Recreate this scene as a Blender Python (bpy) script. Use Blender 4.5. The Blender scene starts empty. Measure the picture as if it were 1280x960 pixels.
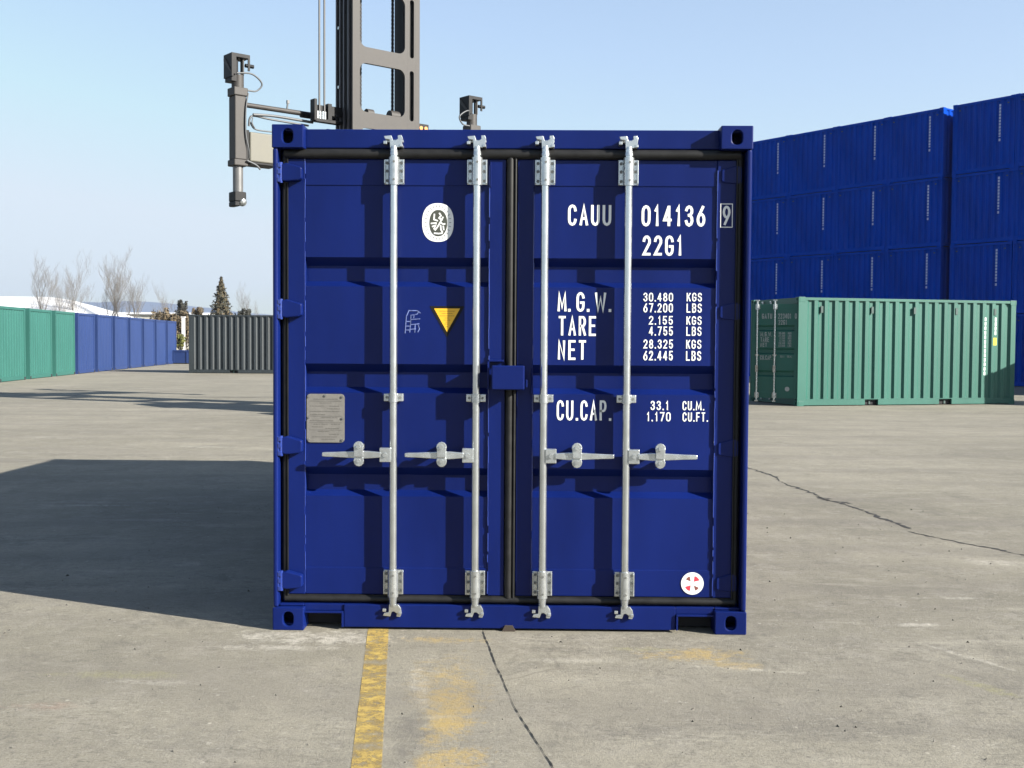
import bpy, math, random
from mathutils import Vector, Matrix, Euler
PI = math.pi
R_ = math.radians
scene = bpy.context.scene
COL = scene.collection
random.seed(7)

# ------------------------------------------------------------------ camera
cam_d = bpy.data.cameras.new('camera'); cam = bpy.data.objects.new('camera', cam_d); COL.objects.link(cam)
cr = Vector((0.99984679, 0.01632963, 0.00630363)); cu = Vector((-0.00691408, 0.03760018, 0.99926894)); cf = Vector((-0.01608068, 0.99915943, -0.03770732))
mw = Matrix((cr, cu, -cf)).transposed().to_4x4(); mw.translation = Vector((0.1023, -5.7702, 1.4972))
cam.matrix_world = mw
cam_d.sensor_width = 36.0; cam_d.lens = 36.0 * 1415.55 / 1280.0
cam_d.clip_start = 0.05; cam_d.clip_end = 12000
scene.camera = cam

# ------------------------------------------------------------------ sky and sun
to_sun = Vector((4.60, -2.10, 2.60)).normalized()
SUN_EL = math.asin(to_sun.z); SUN_AZ = math.atan2(to_sun.x, to_sun.y)
world = bpy.data.worlds.new('World'); scene.world = world; world.use_nodes = True
wn = world.node_tree.nodes; wl = world.node_tree.links
bg = wn['Background']; bg.inputs['Strength'].default_value = 0.072
sky = wn.new('ShaderNodeTexSky'); sky.sky_type = 'NISHITA'; sky.sun_disc = False
sky.sun_elevation = SUN_EL; sky.sun_rotation = SUN_AZ
sky.air_density = 1.0; sky.dust_density = 1.2; sky.ozone_density = 2.6; sky.altitude = 0
cap = wn.new('ShaderNodeMix'); cap.data_type = 'RGBA'; cap.blend_type = 'DARKEN'; cap.inputs[0].default_value = 0.9
cap.inputs[7].default_value = (3.35, 3.72, 4.15, 1)      # thin winter haze keeps the whole horizon at one pale level
veil = wn.new('ShaderNodeMix'); veil.data_type = 'RGBA'; veil.inputs[7].default_value = (3.1, 3.55, 4.1, 1)
stc = wn.new('ShaderNodeTexCoord'); ssp = wn.new('ShaderNodeSeparateXYZ'); wl.new(stc.outputs['Generated'], ssp.inputs[0])   # haze thins out towards the zenith
inv = wn.new('ShaderNodeMath'); inv.operation = 'SUBTRACT'; inv.inputs[0].default_value = 1.0; inv.use_clamp = True; wl.new(ssp.outputs[2], inv.inputs[1])
pw_ = wn.new('ShaderNodeMath'); pw_.operation = 'POWER'; pw_.inputs[1].default_value = 1.7; wl.new(inv.outputs[0], pw_.inputs[0])
ml_ = wn.new('ShaderNodeMath'); ml_.operation = 'MULTIPLY'; ml_.inputs[1].default_value = 0.62; wl.new(pw_.outputs[0], ml_.inputs[0]); wl.new(ml_.outputs[0], veil.inputs[0])
wl.new(sky.outputs[0], cap.inputs[6]); wl.new(cap.outputs[2], veil.inputs[6]); wl.new(veil.outputs[2], bg.inputs['Color'])
sd = bpy.data.lights.new('sun', 'SUN'); sd.energy = 5.0; sd.angle = R_(0.5); sd.color = (1.0, 0.945, 0.855)
so = bpy.data.objects.new('sun', sd); COL.objects.link(so)
so.rotation_euler = to_sun.to_track_quat('Z', 'Y').to_euler(); so.location = (20, -10, 20)
vs = scene.view_settings
vs.view_transform = 'Standard'; vs.look = 'None'; vs.gamma = 1.0; vs.use_curve_mapping = False
vs.exposure = 1.7

# ------------------------------------------------------------------ materials
def mat(name, col, rough=0.5, metal=0.0, var=0.12, vscale=3.0, bump=0.0, bscale=60.0, streak=0.0, coat=0.0, dirt=None, spec=0.5):
    m = bpy.data.materials.new(name); m.use_nodes = True
    n = m.node_tree.nodes; l = m.node_tree.links; b = n['Principled BSDF']
    b.inputs['Roughness'].default_value = rough; b.inputs['Metallic'].default_value = metal
    b.inputs['Specular IOR Level'].default_value = spec
    if coat: b.inputs['Coat Weight'].default_value = coat; b.inputs['Coat Roughness'].default_value = 0.15
    tc = n.new('ShaderNodeTexCoord'); nz = n.new('ShaderNodeTexNoise'); nz.inputs['Scale'].default_value = vscale
    nz.inputs['Detail'].default_value = 6; nz.inputs['Roughness'].default_value = 0.6
    mp = n.new('ShaderNodeMapping'); l.new(tc.outputs['Object'], mp.inputs[0])
    if streak: mp.inputs['Scale'].default_value = (1, 1, 1 / streak)
    l.new(mp.outputs[0], nz.inputs['Vector'])
    rp = n.new('ShaderNodeValToRGB'); rp.color_ramp.elements[0].position = 0.3; rp.color_ramp.elements[1].position = 0.7
    lo = dirt if dirt else tuple(c * (1 - var) for c in col)
    rp.color_ramp.elements[0].color = (*lo, 1); rp.color_ramp.elements[1].color = (*[min(1, c * (1 + var)) for c in col], 1)
    l.new(nz.outputs[0], rp.inputs[0]); l.new(rp.outputs[0], b.inputs['Base Color'])
    mr = n.new('ShaderNodeMapRange'); mr.inputs['To Min'].default_value = max(0.02, rough - 0.08); mr.inputs['To Max'].default_value = min(1, rough + 0.08)
    l.new(nz.outputs[0], mr.inputs[0]); l.new(mr.outputs[0], b.inputs['Roughness'])
    if bump:
        n2 = n.new('ShaderNodeTexNoise'); n2.inputs['Scale'].default_value = bscale; n2.inputs['Detail'].default_value = 4
        bp = n.new('ShaderNodeBump'); bp.inputs['Strength'].default_value = bump; bp.inputs['Distance'].default_value = 0.01
        l.new(tc.outputs['Object'], n2.inputs['Vector']); l.new(n2.outputs[0], bp.inputs['Height']); l.new(bp.outputs[0], b.inputs['Normal'])
    return m

BLUE = mat('navy_paint', (0.0026, 0.0088, 0.074), 0.34, var=0.20, vscale=2.2, bump=0.05, bscale=9, streak=3, spec=0.16)
BEADM = mat('glossy_glint_blue', (0.010, 0.025, 0.15), 0.16, var=0.1, spec=0.8)  # glossy, and lighter than the door paint to carry glints on beads and lugs
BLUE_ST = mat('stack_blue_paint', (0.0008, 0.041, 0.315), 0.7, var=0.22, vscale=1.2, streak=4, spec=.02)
BLUE_L = mat('pale_blue_paint', (0.0075, 0.024, 0.098), 0.55, var=0.12, vscale=0.8, streak=3)
GREEN = mat('green_paint', (0.0055, 0.079, 0.058), 0.5, var=0.10, vscale=1.3, streak=4)
GREEN_L = mat('pale_green_paint', (0.0165, 0.088, 0.073), 0.55, var=0.10, vscale=0.8, streak=3)
DARK = mat('charcoal_paint', (0.0155, 0.021, 0.025), 0.6, var=0.2, vscale=2, streak=3)
DARKG = mat('dark_green_paint', (0.02, 0.05, 0.045), 0.6, var=0.2, vscale=2)
INSIDE = mat('recess_shade_black', (0.012, 0.012, 0.014), 0.9)  # near-black stands for the shade inside notches, pockets and door gaps
GALV = mat('galvanised_steel', (0.47, 0.495, 0.50), 0.26, metal=0.82, var=0.16, vscale=16, bump=0.05, bscale=70)
GALVD = mat('bolt_steel', (0.16, 0.16, 0.15), 0.5, metal=0.5)
GALVB = mat('galvanised_bar', (0.55, 0.58, 0.59), 0.20, metal=0.9, var=0.08, vscale=9, bump=0.03, bscale=40)
RUBBER = mat('rubber_seal', (0.0095, 0.0095, 0.0095), 0.5, var=0.35, vscale=14, spec=.25)
PLYW = mat('floor_wood', (0.12, 0.07, 0.04), 0.8)
WHITE = mat('white_vinyl', (0.62, 0.63, 0.62), 0.5, var=0.05)
FADED = mat('faded_stencil', (0.085, 0.115, 0.27), 0.7, var=0.5, vscale=60)
PLATE = mat('aluminium_plate', (0.165, 0.157, 0.142), 0.5, metal=0.25, var=0.12, vscale=30)
PLTXT = mat('plate_print', (0.09, 0.085, 0.075), 0.6)
YELLOW = mat('yellow_sticker', (0.60, 0.34, 0.015), 0.45, var=0.05)
BLACK = mat('black_print', (0.006, 0.0055, 0.005), 0.6, spec=.2)
OLIVE = mat('dark_olive_print', (0.038, 0.042, 0.032), 0.6)
REDM = mat('red_print', (0.55, 0.03, 0.05), 0.5)
MAROON = mat('dark_red_print', (0.16, 0.05, 0.04), 0.5)
MASTC = mat('dusty_grey_mast_paint', (0.025, 0.0225, 0.0205), 0.65, var=0.35, vscale=4, dirt=(0.014, 0.012, 0.011))
MASTD = mat('dark_mast_steel', (0.0045, 0.0048, 0.006), 0.55, var=0.3, vscale=4, spec=.2)
BEAMC = mat('pale_beam_paint', (0.085, 0.082, 0.064), 0.6, var=0.12, vscale=4)
HOSE = mat('hose_rubber', (0.06, 0.065, 0.07), 0.5)
TRUCKC = mat('truck_yellow_paint', (0.13, 0.065, 0.012), 0.55, var=0.3, vscale=3, dirt=(0.07, 0.04, 0.012))
GLASS = mat('cab_glass', (0.03, 0.04, 0.05), 0.08)
AMBER = mat('amber_lens', (0.5, 0.2, 0.05), 0.3)
TYRE = mat('tyre_rubber', (0.02, 0.02, 0.02), 0.85)

# ------------------------------------------------------------------ mesh builder
class MB:
    def __init__(s): s.v = []; s.f = []; s.sm = []
    def add(s, vs_, fs, smooth=False):
        o = len(s.v); s.v += [tuple(p) for p in vs_]
        for f in fs: s.f.append(tuple(i + o for i in f)); s.sm.append(smooth)
        return s
    def box(s, x0, x1, y0, y1, z0, z1, M=None):
        p = [(x0, y0, z0), (x1, y0, z0), (x1, y1, z0), (x0, y1, z0), (x0, y0, z1), (x1, y0, z1), (x1, y1, z1), (x0, y1, z1)]
        if M: p = [M @ Vector(q) for q in p]
        return s.add(p, [(0, 3, 2, 1), (4, 5, 6, 7), (0, 1, 5, 4), (1, 2, 6, 5), (2, 3, 7, 6), (3, 0, 4, 7)])
    def cyl(s, a, b, r, n=12, r2=None, caps=True, smooth=True):
        a = Vector(a); b = Vector(b); r2 = r if r2 is None else r2
        d = (b - a).normalized(); t = Vector((0, 0, 1)) if abs(d.z) < .9 else Vector((1, 0, 0))
        u = d.cross(t).normalized(); w = d.cross(u)
        P = []
        for k in range(n):
            e = u * math.cos(2 * PI * k / n) + w * math.sin(2 * PI * k / n)
            P.append(a + e * r)
        for k in range(n):
            e = u * math.cos(2 * PI * k / n) + w * math.sin(2 * PI * k / n)
            P.append(b + e * r2)
        s.add(P, [(k, (k + 1) % n, n + (k + 1) % n, n + k) for k in range(n)], smooth)
        if caps: s.add(P[:n], [tuple(reversed(range(n)))]); s.add(P[n:], [tuple(range(n))])
        return s
    def tube(s, pts, r, n=6):
        for a, b in zip(pts, pts[1:]): s.cyl(a, b, r, n)
        return s
    def prism(s, poly, y0, y1, ax='y', M=None):
        # poly of (x,z), extruded along y
        n = len(poly)
        if ax == 'y': A = [(x, y0, z) for x, z in poly]; B = [(x, y1, z) for x, z in poly]
        elif ax == 'x': A = [(y0, x, z) for x, z in poly]; B = [(y1, x, z) for x, z in poly]
        else: A = [(x, z, y0) for x, z in poly]; B = [(x, z, y1) for x, z in poly]
        if M: A = [M @ Vector(p) for p in A]; B = [M @ Vector(p) for p in B]
        s.add(A + B, [tuple(range(n)), tuple(reversed(range(n, 2 * n)))] + [(k, n + k, n + (k + 1) % n, (k + 1) % n) for k in range(n)])
        return s
    def ringplate(s, o, hole, y0, y1, M=None):
        # outer rect o=(x0,x1,z0,z1); hole=(cx,cz,hw,hh,rad)
        cx, cz, hw, hh, rad = hole; inn = []; out = []
        x0, x1, z0, z1 = o
        q = 5
        for (sx, sz, a0) in ((1, 1, 0), (-1, 1, 90), (-1, -1, 180), (1, -1, 270)):
            for k in range(q + 1):
                a = R_(a0 + 90 * k / q); ix = cx + sx * (hw - rad) + rad * math.cos(a); iz = cz + sz * (hh - rad) + rad * math.sin(a)
                inn.append((ix, iz))
                f = k / q
                ex = x1 if sx > 0 else x0; ez = z1 if sz > 0 else z0
                start = (ex, cz + sz * (hh - rad)) if a0 in (0, 180) else (cx + sx * (hw - rad), ez)
                end = (cx + sx * (hw - rad), ez) if a0 in (0, 180) else (ex, cz + sz * (hh - rad))
                if f < .5: out.append((start[0] + (ex - start[0]) * 2 * f, start[1] + (ez - start[1]) * 2 * f))
                elif f > .5: out.append((ex + (end[0] - ex) * (2 * f - 1), ez + (end[1] - ez) * (2 * f - 1)))
                else: out.append((ex, ez))
        # keep the true corners
        n = len(inn)
        for c, k in (((x1, z1), 0), ((x0, z1), 1), ((x0, z0), 2), ((x1, z0), 3)):
            out[k * (q + 1) + q // 2] = c
        P = [(x, y0, z) for x, z in inn] + [(x, y0, z) for x, z in out] + [(x, y1, z) for x, z in inn] + [(x, y1, z) for x, z in out]
        if M: P = [M @ Vector(p) for p in P]
        F = []
        for k in range(n):
            j = (k + 1) % n
            F += [(k, j, n + j, n + k), (2 * n + k, 3 * n + k, 3 * n + j, 2 * n + j), (k, 2 * n + k, 2 * n + j, j), (n + k, n + j, 3 * n + j, 3 * n + k)]
        s.add(P, F); return s
    def cut(s): s.marks = getattr(s, 'marks', []) + [(len(s.v), len(s.f))]
    def build_each(s, name, m, parent=None, **k):
        s.cut(); pv = pf = 0; out = []
        for v, f in s.marks:
            if f > pf:
                t = MB(); t.v = s.v[pv:v]; t.f = [tuple(i - pv for i in q) for q in s.f[pf:f]]; t.sm = s.sm[pf:f]; out.append(t.build(name, m, parent, **k))
            pv, pf = v, f
        return out
    def build(s, name, m, parent=None, bevel=0, seg=2, mats=None):
        me = bpy.data.meshes.new(name); me.from_pydata(s.v, [], s.f); me.validate(); me.update()
        if len(s.sm) == len(me.polygons): me.polygons.foreach_set('use_smooth', s.sm)
        me.materials.append(m)
        import bmesh
        b = bmesh.new(); b.from_mesh(me); bmesh.ops.recalc_face_normals(b, faces=b.faces); b.to_mesh(me); b.free()
        o = bpy.data.objects.new(name, me); COL.objects.link(o)
        if parent: o.parent = parent
        if bevel:
            bv = o.modifiers.new('bevel', 'BEVEL'); bv.width = bevel; bv.segments = seg; bv.limit_method = 'ANGLE'; bv.angle_limit = R_(40)
        return o

def tag(o, label=None, cat=None, group=None, kind=None):
    if label: o['label'] = label
    if cat: o['category'] = cat
    if group: o['group'] = group
    if kind: o['kind'] = kind
    return o
def empty(name, loc=(0, 0, 0), rz=0, label=None, cat=None, group=None):
    o = bpy.data.objects.new(name, None); COL.objects.link(o); o.location = loc; o.rotation_euler = (0, 0, rz); o.empty_display_size = 0.3
    return tag(o, label, cat, group)
def copy_tree(o, loc, rz, label, group=None, scale=None):
    kids = {}
    r = o.copy(); COL.objects.link(r); r.location = loc; r.rotation_euler = (0, 0, rz); r['label'] = label
    if group: r['group'] = group
    if scale: r.scale = scale
    for ch in list(o.children):
        c = ch.copy(); COL.objects.link(c); c.parent = r
        for g in list(ch.children):
            d = g.copy(); COL.objects.link(d); d.parent = c
    return r

# ------------------------------------------------------------------ stencil lettering
def arc(cx, cz, rx, rz, a0, a1, n=6):
    return [(cx + rx * math.cos(R_(a0 + (a1 - a0) * k / n)), cz + rz * math.sin(R_(a0 + (a1 - a0) * k / n))) for k in range(n + 1)]
_t = lambda cz=.75: arc(.5, cz, .5, .25, 180, 0)
GL = {
 'A': [[(0, 0), (.5, 1), (1, 0)], [(.2, .32), (.8, .32)]],
 'B': [[(.03, 0), (.03, 1), (.6, 1)] + arc(.6, .77, .36, .23, 90, -90) + [(.05, .54)], [(.6, .54)] + arc(.6, .27, .4, .27, 90, -90) + [(.05, 0)]],
 'C': [arc(.5, .75, .5, .25, 0, 180) + arc(.5, .25, .5, .25, 180, 360)],
 'E': [[(1, 1), (.05, 1), (.05, 0), (1, 0)], [(.05, .52), (.85, .52)]],
 'F': [[(1, 1), (.05, 1), (.05, 0)], [(.05, .52), (.85, .52)]],
 'G': [arc(.5, .75, .5, .25, 0, 180) + arc(.5, .25, .5, .25, 180, 360) + [(1, .46), (.55, .46)]],
 'K': [[(.05, 0), (.05, 1)], [(1, 1), (.08, .42)], [(.4, .6), (1, 0)]],
 'L': [[(.05, 1), (.05, 0), (1, 0)]],
 'M': [[(0, 0), (.06, 1), (.5, .18), (.94, 1), (1, 0)]],
 'N': [[(.05, 0), (.05, 1), (.95, 0), (.95, 1)]],
 'P': [[(.05, 0), (.05, 1), (.6, 1)] + arc(.6, .74, .38, .26, 90, -90) + [(.05, .48)]],
 'R': [[(.05, 0), (.05, 1), (.6, 1)] + arc(.6, .75, .36, .25, 90, -90) + [(.16, .5)], [(.56, .46), (1, 0)]],
 'S': [arc(.5, .76, .47, .24, 10, 180) + arc(.5, .74, .47, .20, 200, 255, 3) + arc(.5, .26, .48, .26, 80, -10, 4) + arc(.5, .24, .48, .24, -15, -175, 6)],
 'T': [[(0, 1), (1, 1)], [(.5, 1), (.5, 0)]],
 'U': [[(0, 1)] + arc(.5, .25, .5, .25, 180, 360) + [(1, 1)]],
 'W': [[(0, 1), (.22, 0), (.5, .75), (.78, 0), (1, 1)]],
 '0': [arc(.5, .72, .5, .28, 0, 180) + arc(.5, .28, .5, .28, 180, 360) + [(1, .72)]],
 '1': [[(.2, .78), (.6, 1), (.6, 0)]],
 '2': [arc(.5, .74, .48, .26, 175, -20) + [(.03, .02), (1, .02)]],
 '3': [arc(.5, .77, .45, .23, 170, -60) + [(.45, .54)], [(.45, .54)] + arc(.5, .27, .48, .27, 70, -170)],
 '4': [[(.72, 0), (.72, 1)], [(.66, .98), (0, .28), (1, .28)]],
 '5': [[(.95, 1), (.15, 1), (.08, .52)] + arc(.5, .31, .47, .31, 120, -165)],
 '6': [[(.80, 1), (.14, .50)], arc(.5, .30, .48, .30, 150, 510, 14)],
 '7': [[(0, 1), (1, 1), (.35, 0)]],
 '8': [arc(.5, .76, .42, .24, -90, 270, 10), arc(.5, .26, .49, .26, 90, 450, 10)],
 '9': [arc(.5, .70, .48, .30, -30, 330, 14), [(.86, .50), (.20, 0)]],
}
def strip(mb, pts, s, y):
    q = [Vector(pts[0])]
    for p in pts[1:]:
        if (Vector(p) - q[-1]).length > 1e-4: q.append(Vector(p))
    n = len(q)
    if n < 2: return
    if n > 3 and (q[0] - q[-1]).length < 1e-3:
        q = q[:-1]; n -= 1; A = []; Bq = []
        for i in range(n):
            d0 = (q[i] - q[i - 1]).normalized(); d1 = (q[(i + 1) % n] - q[i]).normalized(); t = (d0 + d1).normalized(); nn = Vector((-t.y, t.x)); w = s / 2 / max(.5, nn.dot(Vector((-d0.y, d0.x))))
            A.append(q[i] + nn * w); Bq.append(q[i] - nn * w)
        mb.add([(p.x, y, p.y) for p in A] + [(p.x, y, p.y) for p in Bq], [(i, n + i, n + (i + 1) % n, (i + 1) % n) for i in range(n)]); return
    L = []; Rr = []
    for i in range(n):
        d0 = (q[i] - q[i - 1]).normalized() if i else (q[1] - q[0]).normalized()
        d1 = (q[i + 1] - q[i]).normalized() if i < n - 1 else d0
        t = d0 + d1
        if t.length < .2: t = d0
        t.normalize(); nn = Vector((-t.y, t.x)); c = max(.45, nn.dot(Vector((-d0.y, d0.x))))
        w = s / 2 / c; c0 = q[i]
        if i == 0: c0 = c0 - d0 * s * .35
        if i == n - 1: c0 = c0 + d0 * s * .35
        L.append(c0 + nn * w); Rr.append(c0 - nn * w)
    mb.add([(p.x, y, p.y) for p in L] + [(p.x, y, p.y) for p in Rr], [(i, n + i, n + i + 1, i + 1) for i in range(n - 1)])
def text(mb, s, x0, x1, z0, z1, y, st=None, gap=.32, dot=.35):
    """lettering between x0 and x1; '.' and ' ' are narrow"""
    adv = [dot if c == '.' else (.5 if c == ' ' else (.75 if c == '1' else (1.45 if c in 'MW' else 1))) for c in s]
    tot = sum(adv) + gap * (len(s) - 1); u = (x1 - x0) / tot; h = z1 - z0
    st = st or min(.30 * u, .13 * h); x = x0; k = 0
    for c, a in zip(s, adv):
        if c == '.': mb.add([(x + .02 * u, y, z0), (x + .02 * u + st * 1.1, y, z0), (x + .02 * u + st * 1.1, y, z0 + st * 1.2), (x + .02 * u, y, z0 + st * 1.2)], [(0, 1, 2, 3)])
        elif c in GL:
            for ln in GL[c]:
                k += 1
                strip(mb, [(x + st / 2 + px * (a * u - st), z0 + st / 2 + pz * (h - st)) for px, pz in ln], st, y - .00025 * (k % 3))
        x += (a + gap) * u
def disc(mb, cx, cz, rx, rz, y, n=32, sup=2.0, ri=0.0):
    P = []
    for k in range(n):
        a = 2 * PI * k / n; c, s_ = math.cos(a), math.sin(a)
        P.append((cx + rx * math.copysign(abs(c) ** (2 / sup), c), y, cz + rz * math.copysign(abs(s_) ** (2 / sup), s_)))
    mb.add(P, [tuple(range(n))])

# ------------------------------------------------------------------ generic container pieces
W2 = 1.219; LC = 6.058; HC = 2.591
def corr(mb, length, z0, z1, place, depth=.036, pitch=.278, start=0.0, crest=.35):
    """place(s, d, z) -> point; corrugations run vertically, s along the wall, d inwards"""
    n = max(1, round(length / pitch)); p = length / n; P = []
    prof = []
    for i in range(n):
        b = i * p
        prof += [(b, 0), (b + p * crest, 0), (b + p * (crest + .17), 1), (b + p * .83, 1)]
    prof.append((length, 0))
    for s_, d in prof: P.append(place(s_ + start, d * depth, z0)); P.append(place(s_ + start, d * depth, z1))
    m = len(prof)
    mb.add(P, [(2 * i, 2 * i + 2, 2 * i + 3, 2 * i + 1) for i in range(m - 1)])
def casting(mb, cx, y, z, sx, sy, hole=True, top=False):
    """corner casting 162 x 178 x 118, sx/sy = outward signs, y = end plane"""
    w, d, h = .162, .178, .118
    xo = cx; xi = cx - sx * w; yo = y; yi = y - sy * d; z0, z1 = z, z + h
    x0, x1 = sorted((xo, xi)); t = .03
    if not hole: mb.box(x0, x1, min(yo, yi), max(yo, yi), z0, z1); return
    c = (x0 + x1) / 2
    mb.ringplate((x0, x1, z0, z1), (c, (z0 + z1) / 2, .0265, .037, .0255), yo, yo - sy * t)
    ya, yb = sorted((yo - sy * t, yi))
    mb.box(x0, x0 + t, ya, yb, z0, z1); mb.box(x1 - t, x1, ya, yb, z0, z1)
    mb.box(x0 + t, x1 - t, ya, yb, z1 - t, z1); mb.box(x0 + t, x1 - t, ya, yb, z0, z0 + t)
    yc = yi + sy * .02; ya, yb = sorted((yi, yc)); mb.box(x0 + t, x1 - t, ya, yb, z0 + t, z1 - t)

def body_parts(root, m, length=LC, w2=W2, h=HC, cast=True, front=True, sides=True, back=True, pockets=False, det=True, corrd=.036):
    """frame, walls, roof and floor; the y=0 end faces -y. front: corrugated end at y=0"""
    f = MB()
    for sx in (-1, 1):
        a, b = sorted((sx * w2, sx * (w2 - .06)))
        for y0, y1 in (((.012, .15),) if front else ()) + ((length - .15, length - .012),): f.box(a + .004, b - .004, y0, y1, .10, h - .10)
        # rails
        a2, b2 = sorted((sx * (w2 - .006), sx * (w2 - .07)))
        f.box(a2, b2, .15, length - .15, h - .075, h - .012)
        if pockets:
            c1, c2 = length / 2 - 1.03, length / 2 + 1.03
            for y0, y1 in ((.15, c1 - .18), (c1 + .18, c2 - .18), (c2 + .18, length - .15)): f.box(a2, b2, y0, y1, .02, .165)
            f.box(a2 - .002, b2 + .002, .15, length - .15, .150, .168)
        else: f.box(a2, b2, .15, length - .15, .02, .168)
    for y0, y1 in (((.02, .09),) if front else ()) + ((length - .09, length - .02),):
        f.box(-w2 + .06, w2 - .06, y0, y1, h - .11, h - .012); f.box(-w2 + .06, w2 - .06, y0, y1, .02, .165)
    if not cast:
        for sx in (-1, 1):
            for (y, sy) in ((0, -1), (length, 1)):
                for z in (0, h - .118): casting(f, sx * w2, y, z, sx, sy, hole=False)
    f.build('frame', m, root)
    if cast:
        for sx in (-1, 1):
            for (y, sy) in ((0, -1), (length, 1)):
                for z in (0, h - .118):
                    c = MB(); casting(c, sx * w2, y, z, sx, sy); c.build('corner_casting', m, root, bevel=.005)
    if front:
        b = MB(); corr(b, 2 * w2 - .12, .165, h - .11, lambda s, d, z: (-w2 + .06 + s, .03 + d, z), depth=.055, pitch=.25); b.build('end_wall', m, root)
    if back:
        b = MB(); corr(b, 2 * w2 - .12, .165, h - .11, lambda s, d, z: (-w2 + .06 + s, length - .03 - d, z), depth=.055, pitch=.25); b.build('end_wall', m, root)
    if sides:
        for sx in (-1, 1):
            b = MB(); corr(b, length - .30, .168, h - .075, lambda s, d, z: (sx * (w2 - .012 - d), .15 + s, z), depth=corrd); b.build('side_wall', m, root)
    r = MB(); r.box(-w2 + .06, w2 - .06, .09, length - .09, h - .03, h - .016)
    if det:
        n = 28
        for k in range(n): y = .2 + (length - .4) * k / (n - 1); r.box(-w2 + .10, w2 - .10, y - .04, y + .04, h - .017, h - .007)
    r.build('roof', m, root)
    fl = MB(); fl.box(-w2 + .07, w2 - .07, .10, length - .10, .12, .15)
    for k in range(14): y = .3 + (length - .6) * k / 13; fl.box(-w2 + .07, w2 - .07, y - .02, y + .02, .03, .118)
    fl.build('underframe', DARKG if m is not BLUE else BLUE, root)

# ------------------------------------------------------------------ door hardware
def door_leaf(root, m, side, detail=True, name='door', hardware=True, x0=None):
    """closed leaf; side -1 = left leaf (hinged left). returns leaf object. coordinates in container space"""
    YS = .064; YP = .074; YD = .119
    if side < 0: xa, xb, xc, xd = -1.152, -1.062, -.113, -.029
    else: xa, xb, xc, xd = .031, .115, 1.052, 1.150
    L = MB(); z0, z1 = .176, 2.426
    L.box(xa, xb, YS, YS + .055, z0, z1); L.box(xc, xd, YS, YS + .055, z0, z1)
    L.box(xb, xc, YS + .006, YS + .055, 2.292, z1); L.box(xb, xc, YS + .006, YS + .055, z0, .317)
    leaf = L.build(name, m, root, bevel=.0035)
    P = MB()
    prof = [(.317, YP)]
    for a in (.689, 1.226, 1.775):   # three troughs
        prof += [(a, YP), (a + .028, YD), (a + .108, YD), (a + .150, YP)]
    prof.append((2.292, YP))
    pts = []
    for z, y in prof: pts.append((xb, y, z)); pts.append((xc, y, z))
    P.add(pts, [(2 * i, 2 * i + 1, 2 * i + 3, 2 * i + 2) for i in range(len(prof) - 1)])
    P.build('door_panel', m, leaf)
    # weld beads along the stiles
    rnd = random.Random(3 + side)
    for xx in (xb, xc):
        W = MB(); z = z0 + .01
        while z < z1 - .02:
            l = rnd.uniform(.03, .12); W.cyl((xx + rnd.uniform(-.001, .001), YS + .002, z), (xx + rnd.uniform(-.001, .001), YS + .002, min(z + l, z1)), rnd.uniform(.0022, .0042), 6); z += l * rnd.choice((1, 1, 1.4))
        W.build('weld_bead', BEADM if m is BLUE else m, leaf)
    return leaf
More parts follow.
